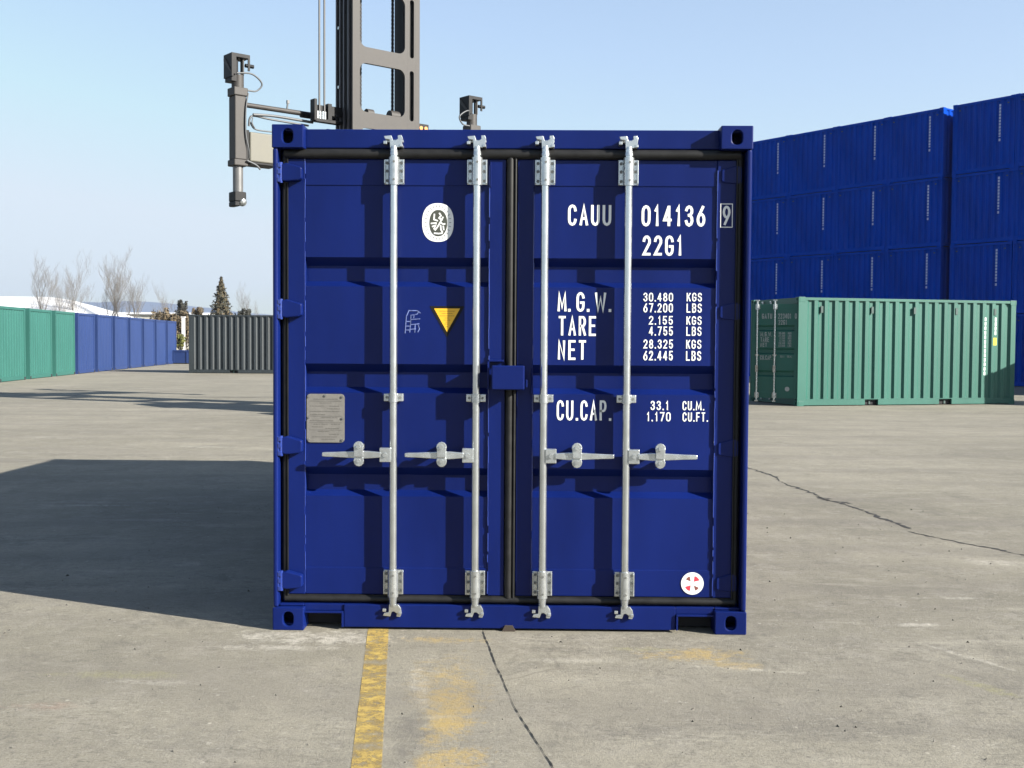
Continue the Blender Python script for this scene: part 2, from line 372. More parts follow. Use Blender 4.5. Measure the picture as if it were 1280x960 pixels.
def bar_set(root, x, hdir, m=GALV):
    """locking bar with cams, brackets and handle. hdir -1 = handle points left"""
    YB = .024
    b = MB(); b.cyl((x, YB, .17), (x, YB, 2.47), .0195, 16)
    bar = b.build('locking_bar', GALVB, root)
    for zc, up in ((2.36, 1), (.245, -1)):
        p = MB()
        # flanged bearing plate and housing
        p.box(x - .051, x + .051, .052, .0575, zc - .064, zc + .064)
        p.box(x - .051, x - .044, .034, .052, zc - .060, zc + .060); p.box(x + .044, x + .051, .034, .052, zc - .060, zc + .060)
        p.cyl((x, YB, zc - .070), (x, YB, zc + .070), .0275, 14)
        p.box(x - .027, x + .027, YB, .053, zc - .066, zc + .066)
        br = p.build('bearing_bracket', m, bar, bevel=.002)
        q = MB()
        for dx in (-.036, .036):
            for dz in (-.045, 0.004, .045): q.cut(); q.cyl((x + dx, .053, zc + dz), (x + dx, .044, zc + dz), .0075, 8)
        for dz in (-.045, .045): q.cut(); q.cyl((x + .003, YB - .026, zc + dz), (x + .003, YB - .0295, zc + dz), .006, 8)
        q.build_each('bolt', GALVD, bar)
    for zc, up in ((2.505, 1), (.108, -1)):
        c = MB(); z = zc
        # neck, forked cam and keeper
        c.cyl((x, YB, z - up * .065), (x, YB, z - up * .02), .022, 12, r2=.017)
        c.prism([(x - .018, z - up * .03), (x - .020, z + up * .012), (x - .044, z + up * .016), (x - .050, z + up * .030), (x - .012, z + up * .034), (x - .004, z + up * .010), (x + .008, z + up * .008), (x + .022, z + up * .018), (x + .020, z + up * .034), (x + .040, z + up * .036), (x + .046, z + up * .020), (x + .042, z - up * .008), (x + .030, z - up * .026)], YB - .012, YB + .014)
        c.box(x - .052, x - .034, .012, .092, z - .010, z + .006); c.box(x + .030, x + .046, .008, .092, z - .024, z - .010)
        c.box(x - .046, x + .046, .045, .092, z - .006 + up * .010, z + .008 + up * .010)
        c.build('cam_keeper', m, bar, bevel=.002)
    # middle guide clamp
    g = MB(); zc = 1.205
    g.box(x - .050, x - .017, .030, .066, zc - .020, zc + .020); g.box(x + .017, x + .050, .030, .066, zc - .020, zc + .020)
    g.cyl((x, YB, zc - .022), (x, YB, zc + .022), .025, 14)
    g.build('bar_guide', m, bar, bevel=.003)
    gb = MB()
    gb.cyl((x + .034, .030, zc), (x + .034, .026, zc), .007, 8); gb.cut(); gb.cyl((x - .034, .030, zc), (x - .034, .026, zc), .007, 8); gb.build_each('bolt', GALVD, bar)
    # handle: hub, lever, catch
    h = MB(); z = .912; d = hdir
    s0 = lambda a: x + d * a
    a, b_ = sorted((s0(.010), s0(.068))); h.box(a, b_, .000, .040, z - .038, z + .036)
    lev = [(.06, .014), (.13, .020), (.17, .020), (.22, .017), (.30, .013), (.345, .012), (.362, .010)]
    poly = [(s0(t), z + hh - .0 - .014 * 0) for t, hh in lev] + [(s0(t), z - hh) for t, hh in reversed(lev)]
    h.prism(poly, -.006, .008)
    lv = h.build('handle', m, bar, bevel=.0035)
    k = MB(); cx = s0(.172)
    k.prism([(cx + .027 * c, z + .043 + .028 * s_) for c, s_ in [(math.cos(R_(a)), math.sin(R_(a))) for a in range(0, 360, 30)]], -.020, -.010)
    k.prism([(cx + .027 * c, z - .030 + .030 * s_) for c, s_ in [(math.cos(R_(a)), math.sin(R_(a))) for a in range(0, 360, 30)]], -.014, -.006)
    k.box(cx - .024, cx + .024, -.022, -.008, z - .010, z + .045)
    k.box(cx - .018, cx + .018, -.010, .066, z + .022, z + .050); k.box(cx - .018, cx + .018, -.006, .066, z - .052, z - .024)
    k.cyl((cx, -.020, z + .043), (cx, -.030, z + .043), .011, 10); k.cyl((cx, -.014, z - .030), (cx, -.022, z - .030), .010, 10)
    k.build('handle_catch', m, lv, bevel=.003)
    hb = MB(); hb.cyl((s0(.040), .000, z), (s0(.040), -.009, z), .012, 6); hb.build('bolt', GALV, lv)
    return bar
def hinge(root, z, side, m):
    s = side
    h = MB(); X = lambda v: s * v
    # strap on the leaf tapering from the pin
    yh = .018 if side < 0 else .056
    h.prism([(X(1.176), z + .042), (X(1.150), z + .050), (X(1.078), z + .030), (X(1.070), z + .024), (X(1.070), z - .030), (X(1.085), z - .038), (X(1.150), z - .044), (X(1.176), z - .040)], yh, .066)
    st = h.build('hinge', m, root, bevel=.006)
    if side > 0: return st
    k = MB(); a, b = sorted((X(1.196), X(1.186)))
    k.box(a, b, .006, .060, z - .05, z + .05)
    for dz in (-.040, .0, .034): 
        a, b = sorted((X(1.192), X(1.174))); k.box(a, b, .004, .050, z + dz - .010, z + dz + .014)
    k.cyl((X(1.180), .026, z - .052), (X(1.180), .026, z + .052), .012, 10)
    k.build('hinge_lug', BEADM if m is BLUE else m, st, bevel=.003)  # lighter blue on the lugs stands for their bright glint
    return st

# ================================================================== main blue container
main = empty('shipping_container', (0, 0, 0), 0, 'large navy blue shipping container with four galvanised locking bars, in the middle foreground', 'container')
body_parts(main, BLUE, front=False, back=True)
# rear frame: posts, header, sill
for s in (-1, 1):
    fr = MB()
    a, b = sorted((s * 1.2165, s * 1.190)); fr.box(a, b, .004, .16, .118, 2.473)
    a, b = sorted((s * 1.190, s * 1.158)); fr.box(a, b, .090, .14, .118, 2.473)
    fr.build('corner_post', BLUE, main, bevel=.011, seg=3)
hd = MB(); hd.box(-1.060, 1.060, .068, .16, 2.482, 2.579); hd.box(-1.185, 1.185, .095, .16, 2.40, 2.482)
hd.build('header', BLUE, main, bevel=.005)
sl = MB()
sl.box(-.855, .860, .032, .16, .012, .131); sl.box(-1.062, -.855, .040, .16, .094, .131); sl.box(.860, 1.060, .040, .16, .094, .131)
sl.box(-1.190, -1.062, .034, .16, .119, .131); sl.box(1.060, 1.190, .034, .16, .119, .131)
sl.box(-1.062, 1.062, .12, .15, .131, .18)
sl.build('door_sill', BLUE, main, bevel=.004)
for a, b, c in ((-1.060, -.857, -.866), (.862, 1.058, .861)):   # lip and back of each notch in the sill
    lp = MB(); lp.box(a, b, .020, .038, .086, .096); lp.box(c, c + .010, .020, .045, .014, .0855); lp.build('notch_lip', BLUE, main, bevel=.002)
    nb = MB(); nb.box(a + .002, b - .002, .13, .15, .01, .09); nb.build('notch_back', INSIDE, main)

leafL = door_leaf(main, BLUE, -1); leafR = door_leaf(main, BLUE, 1)
gk = MB()   # rubber seals
for s in (-1, 1):
    gk.cut()
    gk.cyl((s * 1.166, .072, .150), (s * 1.166, .072, 2.45), .0165, 12)
    a, b = sorted((s * 1.152, s * 1.147)); gk.box(a, b, .050, .075, .17, 2.43)
gk.cut(); gk.cyl((-1.166, .066, 2.452), (1.166, .066, 2.452), .026, 12)
gk.cut(); gk.cyl((-1.166, .066, .154), (1.166, .066, .154), .019, 12)
gk.box(-1.166, 1.166, .060, .075, .170, .1745)
gk.cut(); gk.cyl((-.006, .066, .165), (-.006, .066, 2.44), .019, 12)
gk.cyl((.021, .058, .165), (.021, .058, 2.44), .007, 10)
gk.build_each('door_seal', RUBBER, main)
bk = MB(); bk.box(-1.17, 1.17, .125, .13, .13, 2.48); bk.build('seal_backing', INSIDE, main)
for z in (2.350, 1.655, .952, .253):
    hinge(leafL, z, -1, BLUE); hinge(leafR, z, 1, BLUE)
# lock box over the centre seal
lb = MB(); lb.box(-.093, .073, -.062, .006, 1.252, 1.374); lb.box(-.090, .070, .006, .030, 1.256, 1.370)
lbo = lb.build('lock_box', BLUE, leafR, bevel=.006, seg=3)
l2 = MB(); l2.box(-.118, -.108, .010, .066, 1.250, 1.402); l2.box(-.118, -.034, .010, .066, 1.392, 1.402); l2.build('lock_box_bracket', BLUE, leafL, bevel=.002)
l3 = MB(); l3.box(.078, .088, .0, .064, 1.262, 1.300); l3.cut(); l3.cyl((.112, .050, 1.225), (.112, .050, 1.36), .005, 6); l3.box(.106, .118, .04, .064, 1.225, 1.270); l3.build_each('locking_pin', BLUE, leafR, bevel=.002)
for x, d, lf in ((-.600, -1, leafL), (-.176, -1, leafL), (.171, 1, leafR), (.595, 1, leafR)):
    bar_set(lf, x, d)
# bead along the stile beside the upper bearing
e = MB(); e.box(-.110, -.104, .052, .064, 2.285, 2.41); e.build('edge_strip', BLUE, leafL, bevel=.001)

YT = .0725
def word(par, items, m=WHITE, y=YT, name='lettering'):
    t = MB()
    for it in items:
        s, x0, x1, z0, z1 = it[:5]; text(t, s, x0, x1, z0, z1, y if len(it) < 6 else it[5], **(it[6] if len(it) > 6 else {}))
    return t.build(name, m, par)
word(leafR, [('CAUU', .290, .512, 2.092, 2.200)], name='owner_code')
word(leafR, [('014136', .667, .994, 2.090, 2.198), ('22G1', .673, .880, 1.940, 2.044)], name='serial_number')
ck = MB(); text(ck, '9', 1.079, 1.120, 2.096, 2.196, .0620, st=.012)
for a in ((1.068, 1.072, 2.085, 2.207), (1.127, 1.131, 2.085, 2.207), (1.072, 1.127, 2.085, 2.089), (1.072, 1.127, 2.203, 2.207)):
    ck.add([(a[0], .0624, a[2]), (a[1], .0624, a[2]), (a[1], .0624, a[3]), (a[0], .0624, a[3])], [(0, 1, 2, 3)])
ck.build('check_digit', WHITE, leafR)
word(leafR, [('M', .240, .287, 1.651, 1.752, YT, {'st': .0125}), ('.', .293, .310, 1.651, 1.752, YT, {'st': .0125}), ('G', .337, .379, 1.651, 1.752), ('.', .390, .405, 1.651, 1.752, YT, {'st': .0125}),
             ('W', .432, .490, 1.651, 1.752, YT, {'st': .0125}), ('.', .502, .517, 1.651, 1.752, YT, {'st': .0125}),
             ('TARE', .245, .440, 1.527, 1.629), ('NET', .242, .390, 1.403, 1.505)], name='weight_headings')
word(leafR, [('CU.CAP.', .240, .522, 1.090, 1.195)], name='capacity_heading')
word(leafR, [('33.1', .723, .818, 1.147, 1.195), ('1.170', .703, .828, 1.089, 1.137), ('CU.M.', .888, 1.000, 1.147, 1.195), ('CU.FT.', .889, 1.020, 1.089, 1.137)], name='capacity_figures')
word(leafR, [('30.480', .680, .833, 1.706, 1.751), ('67.200', .681, .833, 1.650, 1.697), ('2.155', .710, .834, 1.587, 1.632), ('4.755', .711, .835, 1.531, 1.578),
             ('28.325', .683, .836, 1.464, 1.511), ('62.445', .683, .836, 1.403, 1.453)], name='weight_figures')
word(leafR, [('KGS', .902, .981, 1.707, 1.752), ('LBS', .902, .981, 1.650, 1.697), ('KGS', .902, .981, 1.587, 1.632), ('LBS', .902, .981, 1.531, 1.578), ('KGS', .902, .981, 1.464, 1.511), ('LBS', .902, .981, 1.403, 1.453)], name='weight_units')
# oval classification mark
o1 = MB(); disc(o1, -.378, 2.105, .081, .099, YT, 40, 2.4); ov = o1.build('oval_emblem', WHITE, leafL)
o2 = MB(); disc(o2, -.376, 2.102, .046, .068, YT - .0006, 36, 2.2); o2.build('emblem_field', OLIVE, ov)
o3 = MB()
fig = [[(-.020, .045), (-.022, .018), (-.004, .012)], [(.006, .050), (.014, .038), (.004, .026), (.018, .014)], [(-.036, -.002), (-.010, .000)], [(.024, .030), (.010, .004), (-.004, -.020), (-.016, -.036)],
       [(.010, .004), (.026, -.006), (.034, -.004)], [(-.030, -.018), (-.014, -.012), (-.022, -.030)], [(.012, -.012), (.014, -.034), (.022, -.046)], [(.026, -.016), (.028, -.034)], [(-.020, -.052), (.002, -.054), (.020, -.052)]]
for i, l_ in enumerate(fig): strip(o3, [(-.376 + a, 2.102 + b) for a, b in l_], .0075, YT - .0012 - .0003 * (i % 3))
o3.build('emblem_figure', WHITE, ov)
o4 = MB()
for k in range(26):
    a = 2 * PI * k / 26; cx = -.378 + .063 * math.cos(a); cz = 2.105 + .083 * math.sin(a); dx, dz = math.cos(a) * .005, math.sin(a) * .005
    strip(o4, [(cx - dx, cz - dz), (cx + dx, cz + dz)], .0030, YT - .0006)
o4.build('emblem_print', mat('grey_print', (.10, .11, .10), .6), ov)
# small faded stencil beside the triangle
g = MB(); X0, Z0 = -.545, 1.536
for i, l_ in enumerate([[(.000, .0), (.006, .085), (.020, .118)], [(.020, .116), (.062, .116), (.078, .104)], [(.024, .004), (.028, .050), (.030, .092)], [(.028, .092), (.062, .098), (.070, .112)], [(.050, .004), (.052, .046)], [(.028, .070), (.076, .074)], [(.006, .060), (.024, .060)],
                        [(.004, .036), (.022, .036)], [(.030, .044), (.072, .048)], [(.066, .006), (.074, .022), (.068, .040)], [(.002, .016), (.020, .016)], [(.030, .020), (.054, .022)], [(.044, .078), (.046, .096)]]):
    strip(g, [(X0 + a, Z0 + b) for a, b in l_], .0045, YT - .0003 * (i % 3))
g.build('faded_stencil', FADED, leafL)
# yellow warning triangle
t1 = MB(); t1.add([(-.419, YT, 1.676), (-.329, YT, 1.515), (-.239, YT, 1.676)], [(0, 1, 2)]); tr = t1.build('warning_triangle', BLACK, leafL)
t2 = MB(); t2.add([(-.396, YT - .0006, 1.664), (-.329, YT - .0006, 1.543), (-.262, YT - .0006, 1.664)], [(0, 1, 2)]); t2.build('triangle_face', YELLOW, tr)
t3 = MB()
for (hw, z) in ((.038, 1.650), (.026, 1.638), (.036, 1.626), (.010, 1.615), (.017, 1.604), (.006, 1.594), (.010, 1.584), (.004, 1.570)):
    x = -.329 - hw
    while x < -.329 + hw - .002:
        w = random.uniform(.003, .009); strip(t3, [(x, z), (min(x + w, -.329 + hw), z)], .0030, YT - .0012); x += w + .005
t3.build('triangle_print', mat('triangle_ink', (.16, .09, .01), .6), tr)
# data plate
p1 = MB(); pw, ph = .098, .126; cx, cz = -.956, 1.093; r_ = .018
poly = [(cx + sx * (pw - r_) + r_ * math.cos(R_(a)), cz + sz * (ph - r_) + r_ * math.sin(R_(a))) for sx, sz, a0 in ((1, 1, 0), (-1, 1, 90), (-1, -1, 180), (1, -1, 270)) for a in (a0, a0 + 30, a0 + 60, a0 + 90)]
p1.prism(poly, YT - .004, YT); plo = p1.build('data_plate', PLATE, leafL)
p2 = MB(); yy = YT - .0047; rnd = random.Random(5)
for z, a, b in ((1.192, -.062, .062), (1.172, -.03, .03), (1.156, -.08, -.01), (1.156, .02, .07), (1.142, .01, .075), (1.128, -.08, .075), (1.112, -.08, .0), (1.096, -.02, .06), (1.080, -.08, .04), (1.062, -.06, -.03), (1.062, -.02, .01), (1.062, .03, .075), (1.048, -.07, -.01), (1.040, .0, .07), (1.024, -.04, .02), (1.010, .02, .07), (.996, -.07, .06), (.984, -.02, .05)):
    x = a
    while x < b:
        w = rnd.uniform(.003, .010); strip(p2, [(cx + x, z), (cx + min(x + w, b), z)], .0032, yy); x += w + rnd.uniform(.002, .006)
for z in (1.182, 1.104, 1.070, 1.032): strip(p2, [(cx - .084, z), (cx + .084, z)], .0012, yy - .0003)
p2.build('plate_print', PLTXT, plo)
p3 = MB()
for dx, dz in ((0, .118), (.088, .112), (.090, 0), (-.088, .004), (.088, -.112), (-.088, -.112), (-.088, .112)): p3.cut(); p3.cyl((cx + dx, YT - .004, cz + dz), (cx + dx, YT - .009, cz + dz), .0065, 8)
p3.build_each('rivet', GALVD, plo)
# round red and white mark
m1 = MB(); disc(m1, .949, .2495, .0585, .0585, YT - .006, 36); mk = m1.build('round_emblem', WHITE, leafR); ym = YT - .0066
def sect(a0, a1, m, n, off=.007, r=.036):
    t = MB(); a = R_((a0 + a1) / 2); ox, oz = off * math.cos(a), off * math.sin(a)
    t.add([(.949 + ox, ym, .2495 + oz)] + [(.949 + ox + r * math.cos(R_(a0 + (a1 - a0) * k / 6)), ym, .2495 + oz + r * math.sin(R_(a0 + (a1 - a0) * k / 6))) for k in range(7)], [tuple(range(8))]); t.build(n, m, mk)
sect(14, 84, REDM, 'emblem_quarter', .012, .029); sect(100, 158, MAROON, 'emblem_quarter', .014, .026); sect(196, 262, REDM, 'emblem_quarter', .012, .030); sect(284, 336, MAROON, 'emblem_quarter', .014, .027)
m5 = MB(); 
for a, b in ((-.034, -.016), (-.010, .002), (.008, .018), (.024, .034)): strip(m5, [(.949 + a, .247), (.949 + b, .2495)], .003, ym)
m5.build('emblem_print', mat('pink_print', (.6, .35, .33), .6), mk)

# ================================================================== green container on the right
gz = R_(-73.95); G0 = Vector((6.4295, 21.129, 0)); 
ex = Vector((math.cos(gz), math.sin(gz), 0))
grn = empty('shipping_container', G0 - ex * W2, gz, 'lone green ribbed container with a yellow sticker, standing before the tall blue stack', 'container')
body_parts(grn, GREEN, front=False, pockets=True, corrd=.048)
for s in (-1, 1):
    ps = MB(); a, b = sorted((s * 1.2165, s * 1.17)); ps.box(a, b, .004, .16, .118, 2.473); ps.build('corner_post', GREEN, grn)
h2 = MB(); h2.box(-1.06, 1.06, .05, .16, 2.44, 2.579); h2.build('header', GREEN, grn)
s2 = MB(); s2.box(-1.06, 1.06, .04, .16, .02, .165); s2.build('door_sill', GREEN, grn)
gl = door_leaf(grn, GREEN, -1)
# right leaf standing open about its hinge
def green_bars(par, xs):
    for x in xs:
        b = MB(); b.cyl((x, .024, .09), (x, .024, 2.53), .020, 10)
        for z in (2.36, .245): b.cyl((x, .024, z - .07), (x, .024, z + .07), .030, 10); b.box(x - .05, x + .05, .04, .058, z - .06, z + .06)
        b.box(x - .04, x + .04, .0, .08, 2.50, 2.53); b.box(x - .04, x + .04, .0, .08, .09, .12)
        b.box(x - .045, x + .045, .02, .06, 1.19, 1.22); b.box(x - .03, x + .03, .0, .05, .80, .96)
        b.build('locking_bar', GALV, par)
green_bars(gl, (-.6, -.176))
gr = door_leaf(grn, GREEN, 1)
green_bars(gr, (.171, .595))
YG = .060
word(gr, [('GATU', .27, .515, 2.075, 2.20), ('223401', .66, .97, 2.075, 2.20), ('0', 1.06, 1.11, 2.075, 2.20, .055), ('22G1', .67, .87, 1.93, 2.05),
          ('M.G.W.', .24, .52, 1.65, 1.76), ('TARE', .24, .45, 1.52, 1.63), ('NET', .24, .40, 1.40, 1.50), ('CU.CAP.', .24, .53, 1.09, 1.20),
          ('30.480', .68, .83, 1.705, 1.755), ('67.200', .68, .83, 1.645, 1.695), ('2.150', .70, .83, 1.585, 1.635), ('4.740', .70, .83, 1.525, 1.575), ('28.330', .68, .83, 1.465, 1.515), ('62.460', .68, .83, 1.405, 1.455),
          ('KGS', .90, .98, 1.705, 1.755), ('LBS', .90, .98, 1.645, 1.695), ('KGS', .90, .98, 1.585, 1.635), ('LBS', .90, .98, 1.525, 1.575), ('KGS', .90, .98, 1.465, 1.515), ('LBS', .90, .98, 1.405, 1.455),
          ('33.1', .72, .82, 1.15, 1.20), ('CU.M.', .89, 1.0, 1.15, 1.20)], m=mat('weathered_white', (.30, .31, .30), .6), y=.068)
d_ = MB(); disc(d_, .90, .40, .055, .055, .066, 20); d_.build('round_emblem', mat('dim_white', (.30, .31, .30), .6), gr)
# swing the leaf: rotate about the hinge line at (1.18,.06)
hx, hy, ang = 1.18, .06, R_(48)
def swing(o, hx, hy, a):
    o.location = Vector((hx, hy, 0)) - Matrix.Rotation(a, 3, 'Z') @ Vector((hx, hy, 0)); o.rotation_euler = (0, 0, a)
swing(gr, hx, hy, ang)
# side markings
sp = MB(); XS = W2 - .010
def sideq(mb, y0, y1, z0, z1, x): mb.add([(x, y0, z0), (x, y1, z0), (x, y1, z1), (x, y0, z1)], [(0, 1, 2, 3)])
for k in range(13): z = 2.16 - k * .112; sideq(sp, 5.145, 5.19, z - .085, z, XS)
sp.build('side_lettering', WHITE, grn)
sq = MB()
for k in range(4): z = 2.16 - k * .112; sideq(sq, 5.44, 5.485, z - .095, z, XS)
sq.build('side_lettering', WHITE, grn)
sy_ = MB(); sideq(sy_, 5.40, 5.50, 1.47, 1.66, XS + .001); sy_.build('yellow_sticker', mat('lemon_sticker', (.42, .38, .02), .5), grn)
vt = MB()
for y in (.62, 1.98, 3.15, 4.33, 5.44): vt.cut(); vt.box(XS - .02, XS + .012, y - .03, y + .03, 2.22, 2.38)
vt.build_each('side_vent', DARKG, grn)
fp = MB()
for c in (LC / 2 - 1.03, LC / 2 + 1.03): fp.cut(); fp.box(W2 - .20, W2 - .09, c - .18, c + .18, .02, .15)
fp.build_each('fork_pocket', INSIDE, grn)

# ================================================================== container stacks
SB = Vector((15.5067, 37.2639, 0)); b_ = .9205; su = Vector((math.cos(b_), -math.sin(b_), 0)); srot = -b_; pit = 2.452
proto = empty('shipping_container', (0, 0, 0), srot, 'x', 'container', 'blue containers stacked four high')
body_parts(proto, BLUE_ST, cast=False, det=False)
vl = MB()
for k in range(12):
    z = 2.34 - k * .112; hh = .088 if k != 10 else .05
    vl.add([(.60, .024, z - hh), (.67, .024, z - hh), (.67, .024, z), (.60, .024, z)], [(0, 1, 2, 3)])
vl.build('end_lettering', mat('pale_blue_lettering', (.30, .36, .52), .6), proto)
st_ = MB()
for x in (-.95, .95): st_.cut(); st_.box(x - .03, x + .03, .012, .026, 2.33, 2.37)
st_.build_each('end_label', DARKG, proto)
tiern = ['bottom', 'second', 'third', 'top']
coln = {0: 'first column left of the dark gap', 1: 'second column left of the dark gap', 2: 'third column left of the dark gap', 3: 'fourth column left of the dark gap', 4: 'leftmost column, hidden behind the foreground container'}
first = True
def stack_at(c, tier, lab):
    global first
    rnd = random.Random(tier * 37 + int(c.x * 10)); jit = Vector((rnd.uniform(-.015, .015), rnd.uniform(-.015, .015), 0))
    loc = c + Vector((0, 0, tier * HC)) + jit
    if first: proto.location = loc; proto['label'] = lab; first = False
    else: copy_tree(proto, loc, srot, lab)
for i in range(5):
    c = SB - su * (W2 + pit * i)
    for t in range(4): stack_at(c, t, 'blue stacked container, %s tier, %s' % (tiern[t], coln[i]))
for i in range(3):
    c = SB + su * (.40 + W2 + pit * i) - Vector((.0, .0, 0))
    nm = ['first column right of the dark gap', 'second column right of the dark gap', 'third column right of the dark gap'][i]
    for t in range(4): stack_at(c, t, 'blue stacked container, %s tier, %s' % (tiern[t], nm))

# dark container beyond the green one at the right edge, and the one outside the frame that shades the green end
dk2 = empty('shipping_container', (16.2, 27.6, 0), srot, 'near-black container end at the right edge, behind the green container', 'container')
body_parts(dk2, mat('black_green_paint', (.012, .022, .024), .6, var=.3), cast=False, det=False)
cs = Vector((14.42, 21.13, 0)); e1 = Vector((.961, .276, 0)); e2 = Vector((.276, -.961, 0))
dk3 = empty('shipping_container', Vector((14.72, 21.05, 0)) + Vector((.415, .91, 0)) * W2, R_(-114.5), 'green container just outside the right edge, shading the lone green one', 'container')
body_parts(dk3, GREEN, cast=False, det=False)

# charcoal container at the left behind the yard
dkc = empty('shipping_container', (-15.0, 44.04 + W2, 0), -PI / 2, 'charcoal ribbed container standing side-on behind the left edge of the foreground container', 'container')
body_parts(dkc, DARK, cast=False, det=False, pockets=True, corrd=.045)
fpk = MB()
for c in (LC / 2 - 1.03, LC / 2 + 1.03): fpk.cut(); fpk.box(W2 - .20, W2 - .09, c - .18, c + .18, .02, .15)
fpk.build_each('fork_pocket', INSIDE, dkc)

# row along the left side
l_ = -.1233; lu = Vector((math.sin(l_), math.cos(l_), 0)); LB = Vector((-18.885, 41.176, 0)); lp_ = 3.2236; lrot = math.atan2(lu.y, lu.x)
def row_proto(m):
    r = empty('shipping_container', (0, 0, 0), lrot, 'x', 'container')
    w2 = 1.37
    f = MB()
    for sx in (-1, 1):
        a, b = sorted((sx * w2, sx * (w2 - .12)))
        for y0, y1 in ((.0, .15), (5.9, 6.05)): f.box(a, b, y0, y1, 0, HC)
        f.box(a, b, .15, 5.9, HC - .10, HC - .01); f.box(a, b, .15, 5.9, .02, .16)
    for y0, y1 in ((.01, .10), (5.95, 6.04)): f.box(-w2 + .12, w2 - .12, y0, y1, HC - .10, HC - .01); f.box(-w2 + .12, w2 - .12, y0, y1, .02, .16)
    f.build('frame', m, r)
    e = MB(); corr(e, 2 * w2 - .24, .16, HC - .10, lambda s, d, z: (-w2 + .12 + s, .03 + d, z), depth=.02, pitch=.278); e.build('end_wall', m, r)
    e = MB(); corr(e, 2 * w2 - .24, .16, HC - .10, lambda s, d, z: (-w2 + .12 + s, 6.02 - d, z), depth=.02, pitch=.278); e.build('end_wall', m, r)
    for sx in (-1, 1): e = MB(); corr(e, 5.75, .16, HC - .10, lambda s, d, z: (sx * (w2 - .02 - d), .15 + s, z)); e.build('side_wall', m, r)
    e = MB(); e.box(-w2 + .12, w2 - .12, .1, 5.95, HC - .04, HC - .02); e.build('roof', m, r)
    e = MB(); e.box(-w2 + .02, -w2 + .14, -.004, .02, .0, .11); e.cut(); e.box(w2 - .14, w2 - .02, -.004, .02, .0, .11); e.build_each('casting_hole_shade', INSIDE, r)  # black blocks on the posts stand for shade in the casting holes
    return r
pb = row_proto(BLUE_L); pg_ = row_proto(GREEN_L)
ordn = ['first and nearest', 'second', 'third', 'fourth', 'fifth', 'sixth', 'seventh and farthest']
for i in range(7):
    c = LB + lu * (lp_ * i + 1.83); lab = '%s blue container of the left row, counted from the green ones' % ordn[i]
    if i == 0: pb.location = c; pb['label'] = lab; pb['group'] = 'blue containers in the left row'
    else: copy_tree(pb, c, lrot, lab)
for i in range(4):
    c = LB + lu * (-lp_ * (i + 1) + 1.85)
    lab = ['green container touching the blue ones in the left row', 'middle green container of the left row', 'green container cut by the left edge of the picture', 'green container just outside the left edge'][i]
    if i == 0: pg_.location = c; pg_['label'] = lab; pg_['group'] = 'green containers in the left row'
    else: copy_tree(pg_, c, lrot, lab)
# low blue bin between row and charcoal container
bn = empty('container_bin', (-20.7, 62.5, 0), 0, 'low open blue bin seen in the gap beside the charcoal container', 'bin')
q = MB(); q.box(-1.7, 1.7, 0, .08, .05, .82); q.box(-1.7, 1.7, 2.3, 2.38, .05, .82); q.box(-1.7, -1.62, .08, 2.3, .05, .82); q.box(1.62, 1.7, .08, 2.3, .05, .82); q.box(-1.62, 1.62, .08, 2.3, .05, .12); q.build('bin_body', BLUE_L, bn)
q = MB(); q.box(-1.72, 1.72, -.03, .0, .74, .83); [q.box(x - .04, x + .04, -.03, .0, .06, .74) for x in (-1.6, -.8, 0, .8, 1.6)]; q.build('bin_rim', BLUE_L, bn)

# ================================================================== container handler
HA = Vector((-5.8856, 17.3688, 0)); hu = Vector((.757, .653, 0)).normalized(); hrot = math.atan2(hu.y, hu.x)
# local: x along the spreader beam (0..6.02), y away from the camera, so local -y is towards the truck
hdl = empty('container_handler', HA, hrot, 'dusty grey lift truck behind the foreground container with its tall mast and spreader raised', 'lift truck')
MX0, MX1 = 2.26, 3.98; YF = -.75
zb = [.45, 1.9, 3.25, 4.63, 6.02, 7.39, 8.93, 10.4]
mst = MB(); BH = .34
for a, b in zip(zb, zb[1:]):
    z0, z1 = a + BH / 2, b + BH / 2
    hz0, hz1 = a + BH, b
    mst.ringplate((MX0, MX0 + 1.40, z0, z1), (MX0 + .755, (hz0 + hz1) / 2, .575, (hz1 - hz0) / 2, .16), YF, YF + .05)
    mst.ringplate((MX0 + 1.401, MX0 + 1.60, z0, z1), (MX0 + 1.51, (hz0 + hz1) / 2 - .02, .055, (hz1 - hz0) / 2 + .03, .05), YF, YF + .05)
    mst.box(MX0 + 1.601, MX1, YF, YF + .05, z0, z1)
    mst.box(MX0 + .18, MX0 + 1.33, YF + .05, YF + .22, hz0 - .30, hz0 - .28)
mast = mst.build('mast_frame', MASTC, hdl)
ch = MB()
for x0, x1, y0, y1 in ((MX0 - .002, MX0 + .03, YF + .051, YF + .68), (MX0 + .03, MX0 + .16, YF + .30, YF + .33), (MX0 + .03, MX0 + .15, YF + .62, YF + .66),
                       (MX1 - .34, MX1 - .10, YF + .25, YF + .29), (MX1 - .37, MX1 - .34, YF + .10, YF + .44), (MX1 - .20, MX1 - .17, YF + .08, YF + .66), (MX1 - .025, MX1, YF + .051, YF + .68)):
    ch.cut(); ch.box(x0, x1, y0, y1, .3, 10.6)
ch.build_each('mast_channel', MASTD, hdl)
rl = MB()
for y in (YF + .12, YF + .30, YF + .45, YF + .60): rl.cut(); rl.box(MX0 - .035, MX0 - .002, y, y + .035, .3, 10.6)
rl.build_each('mast_rail', mat('worn_rail_steel', (.09, .09, .10), .4, metal=.5), hdl)
chn = MB()
for x in (MX0 + .41, MX0 + 1.24):
    chn.cut(); z = .6
    while z < 10.4:
        chn.box(x - .028, x + .028, YF + .34, YF + .37, z, z + .05); chn.box(x - .016, x + .016, YF + .33, YF + .38, z + .05, z + .085); z += .085
chn.build_each('lift_chain', MASTD, hdl)
pn = MB()
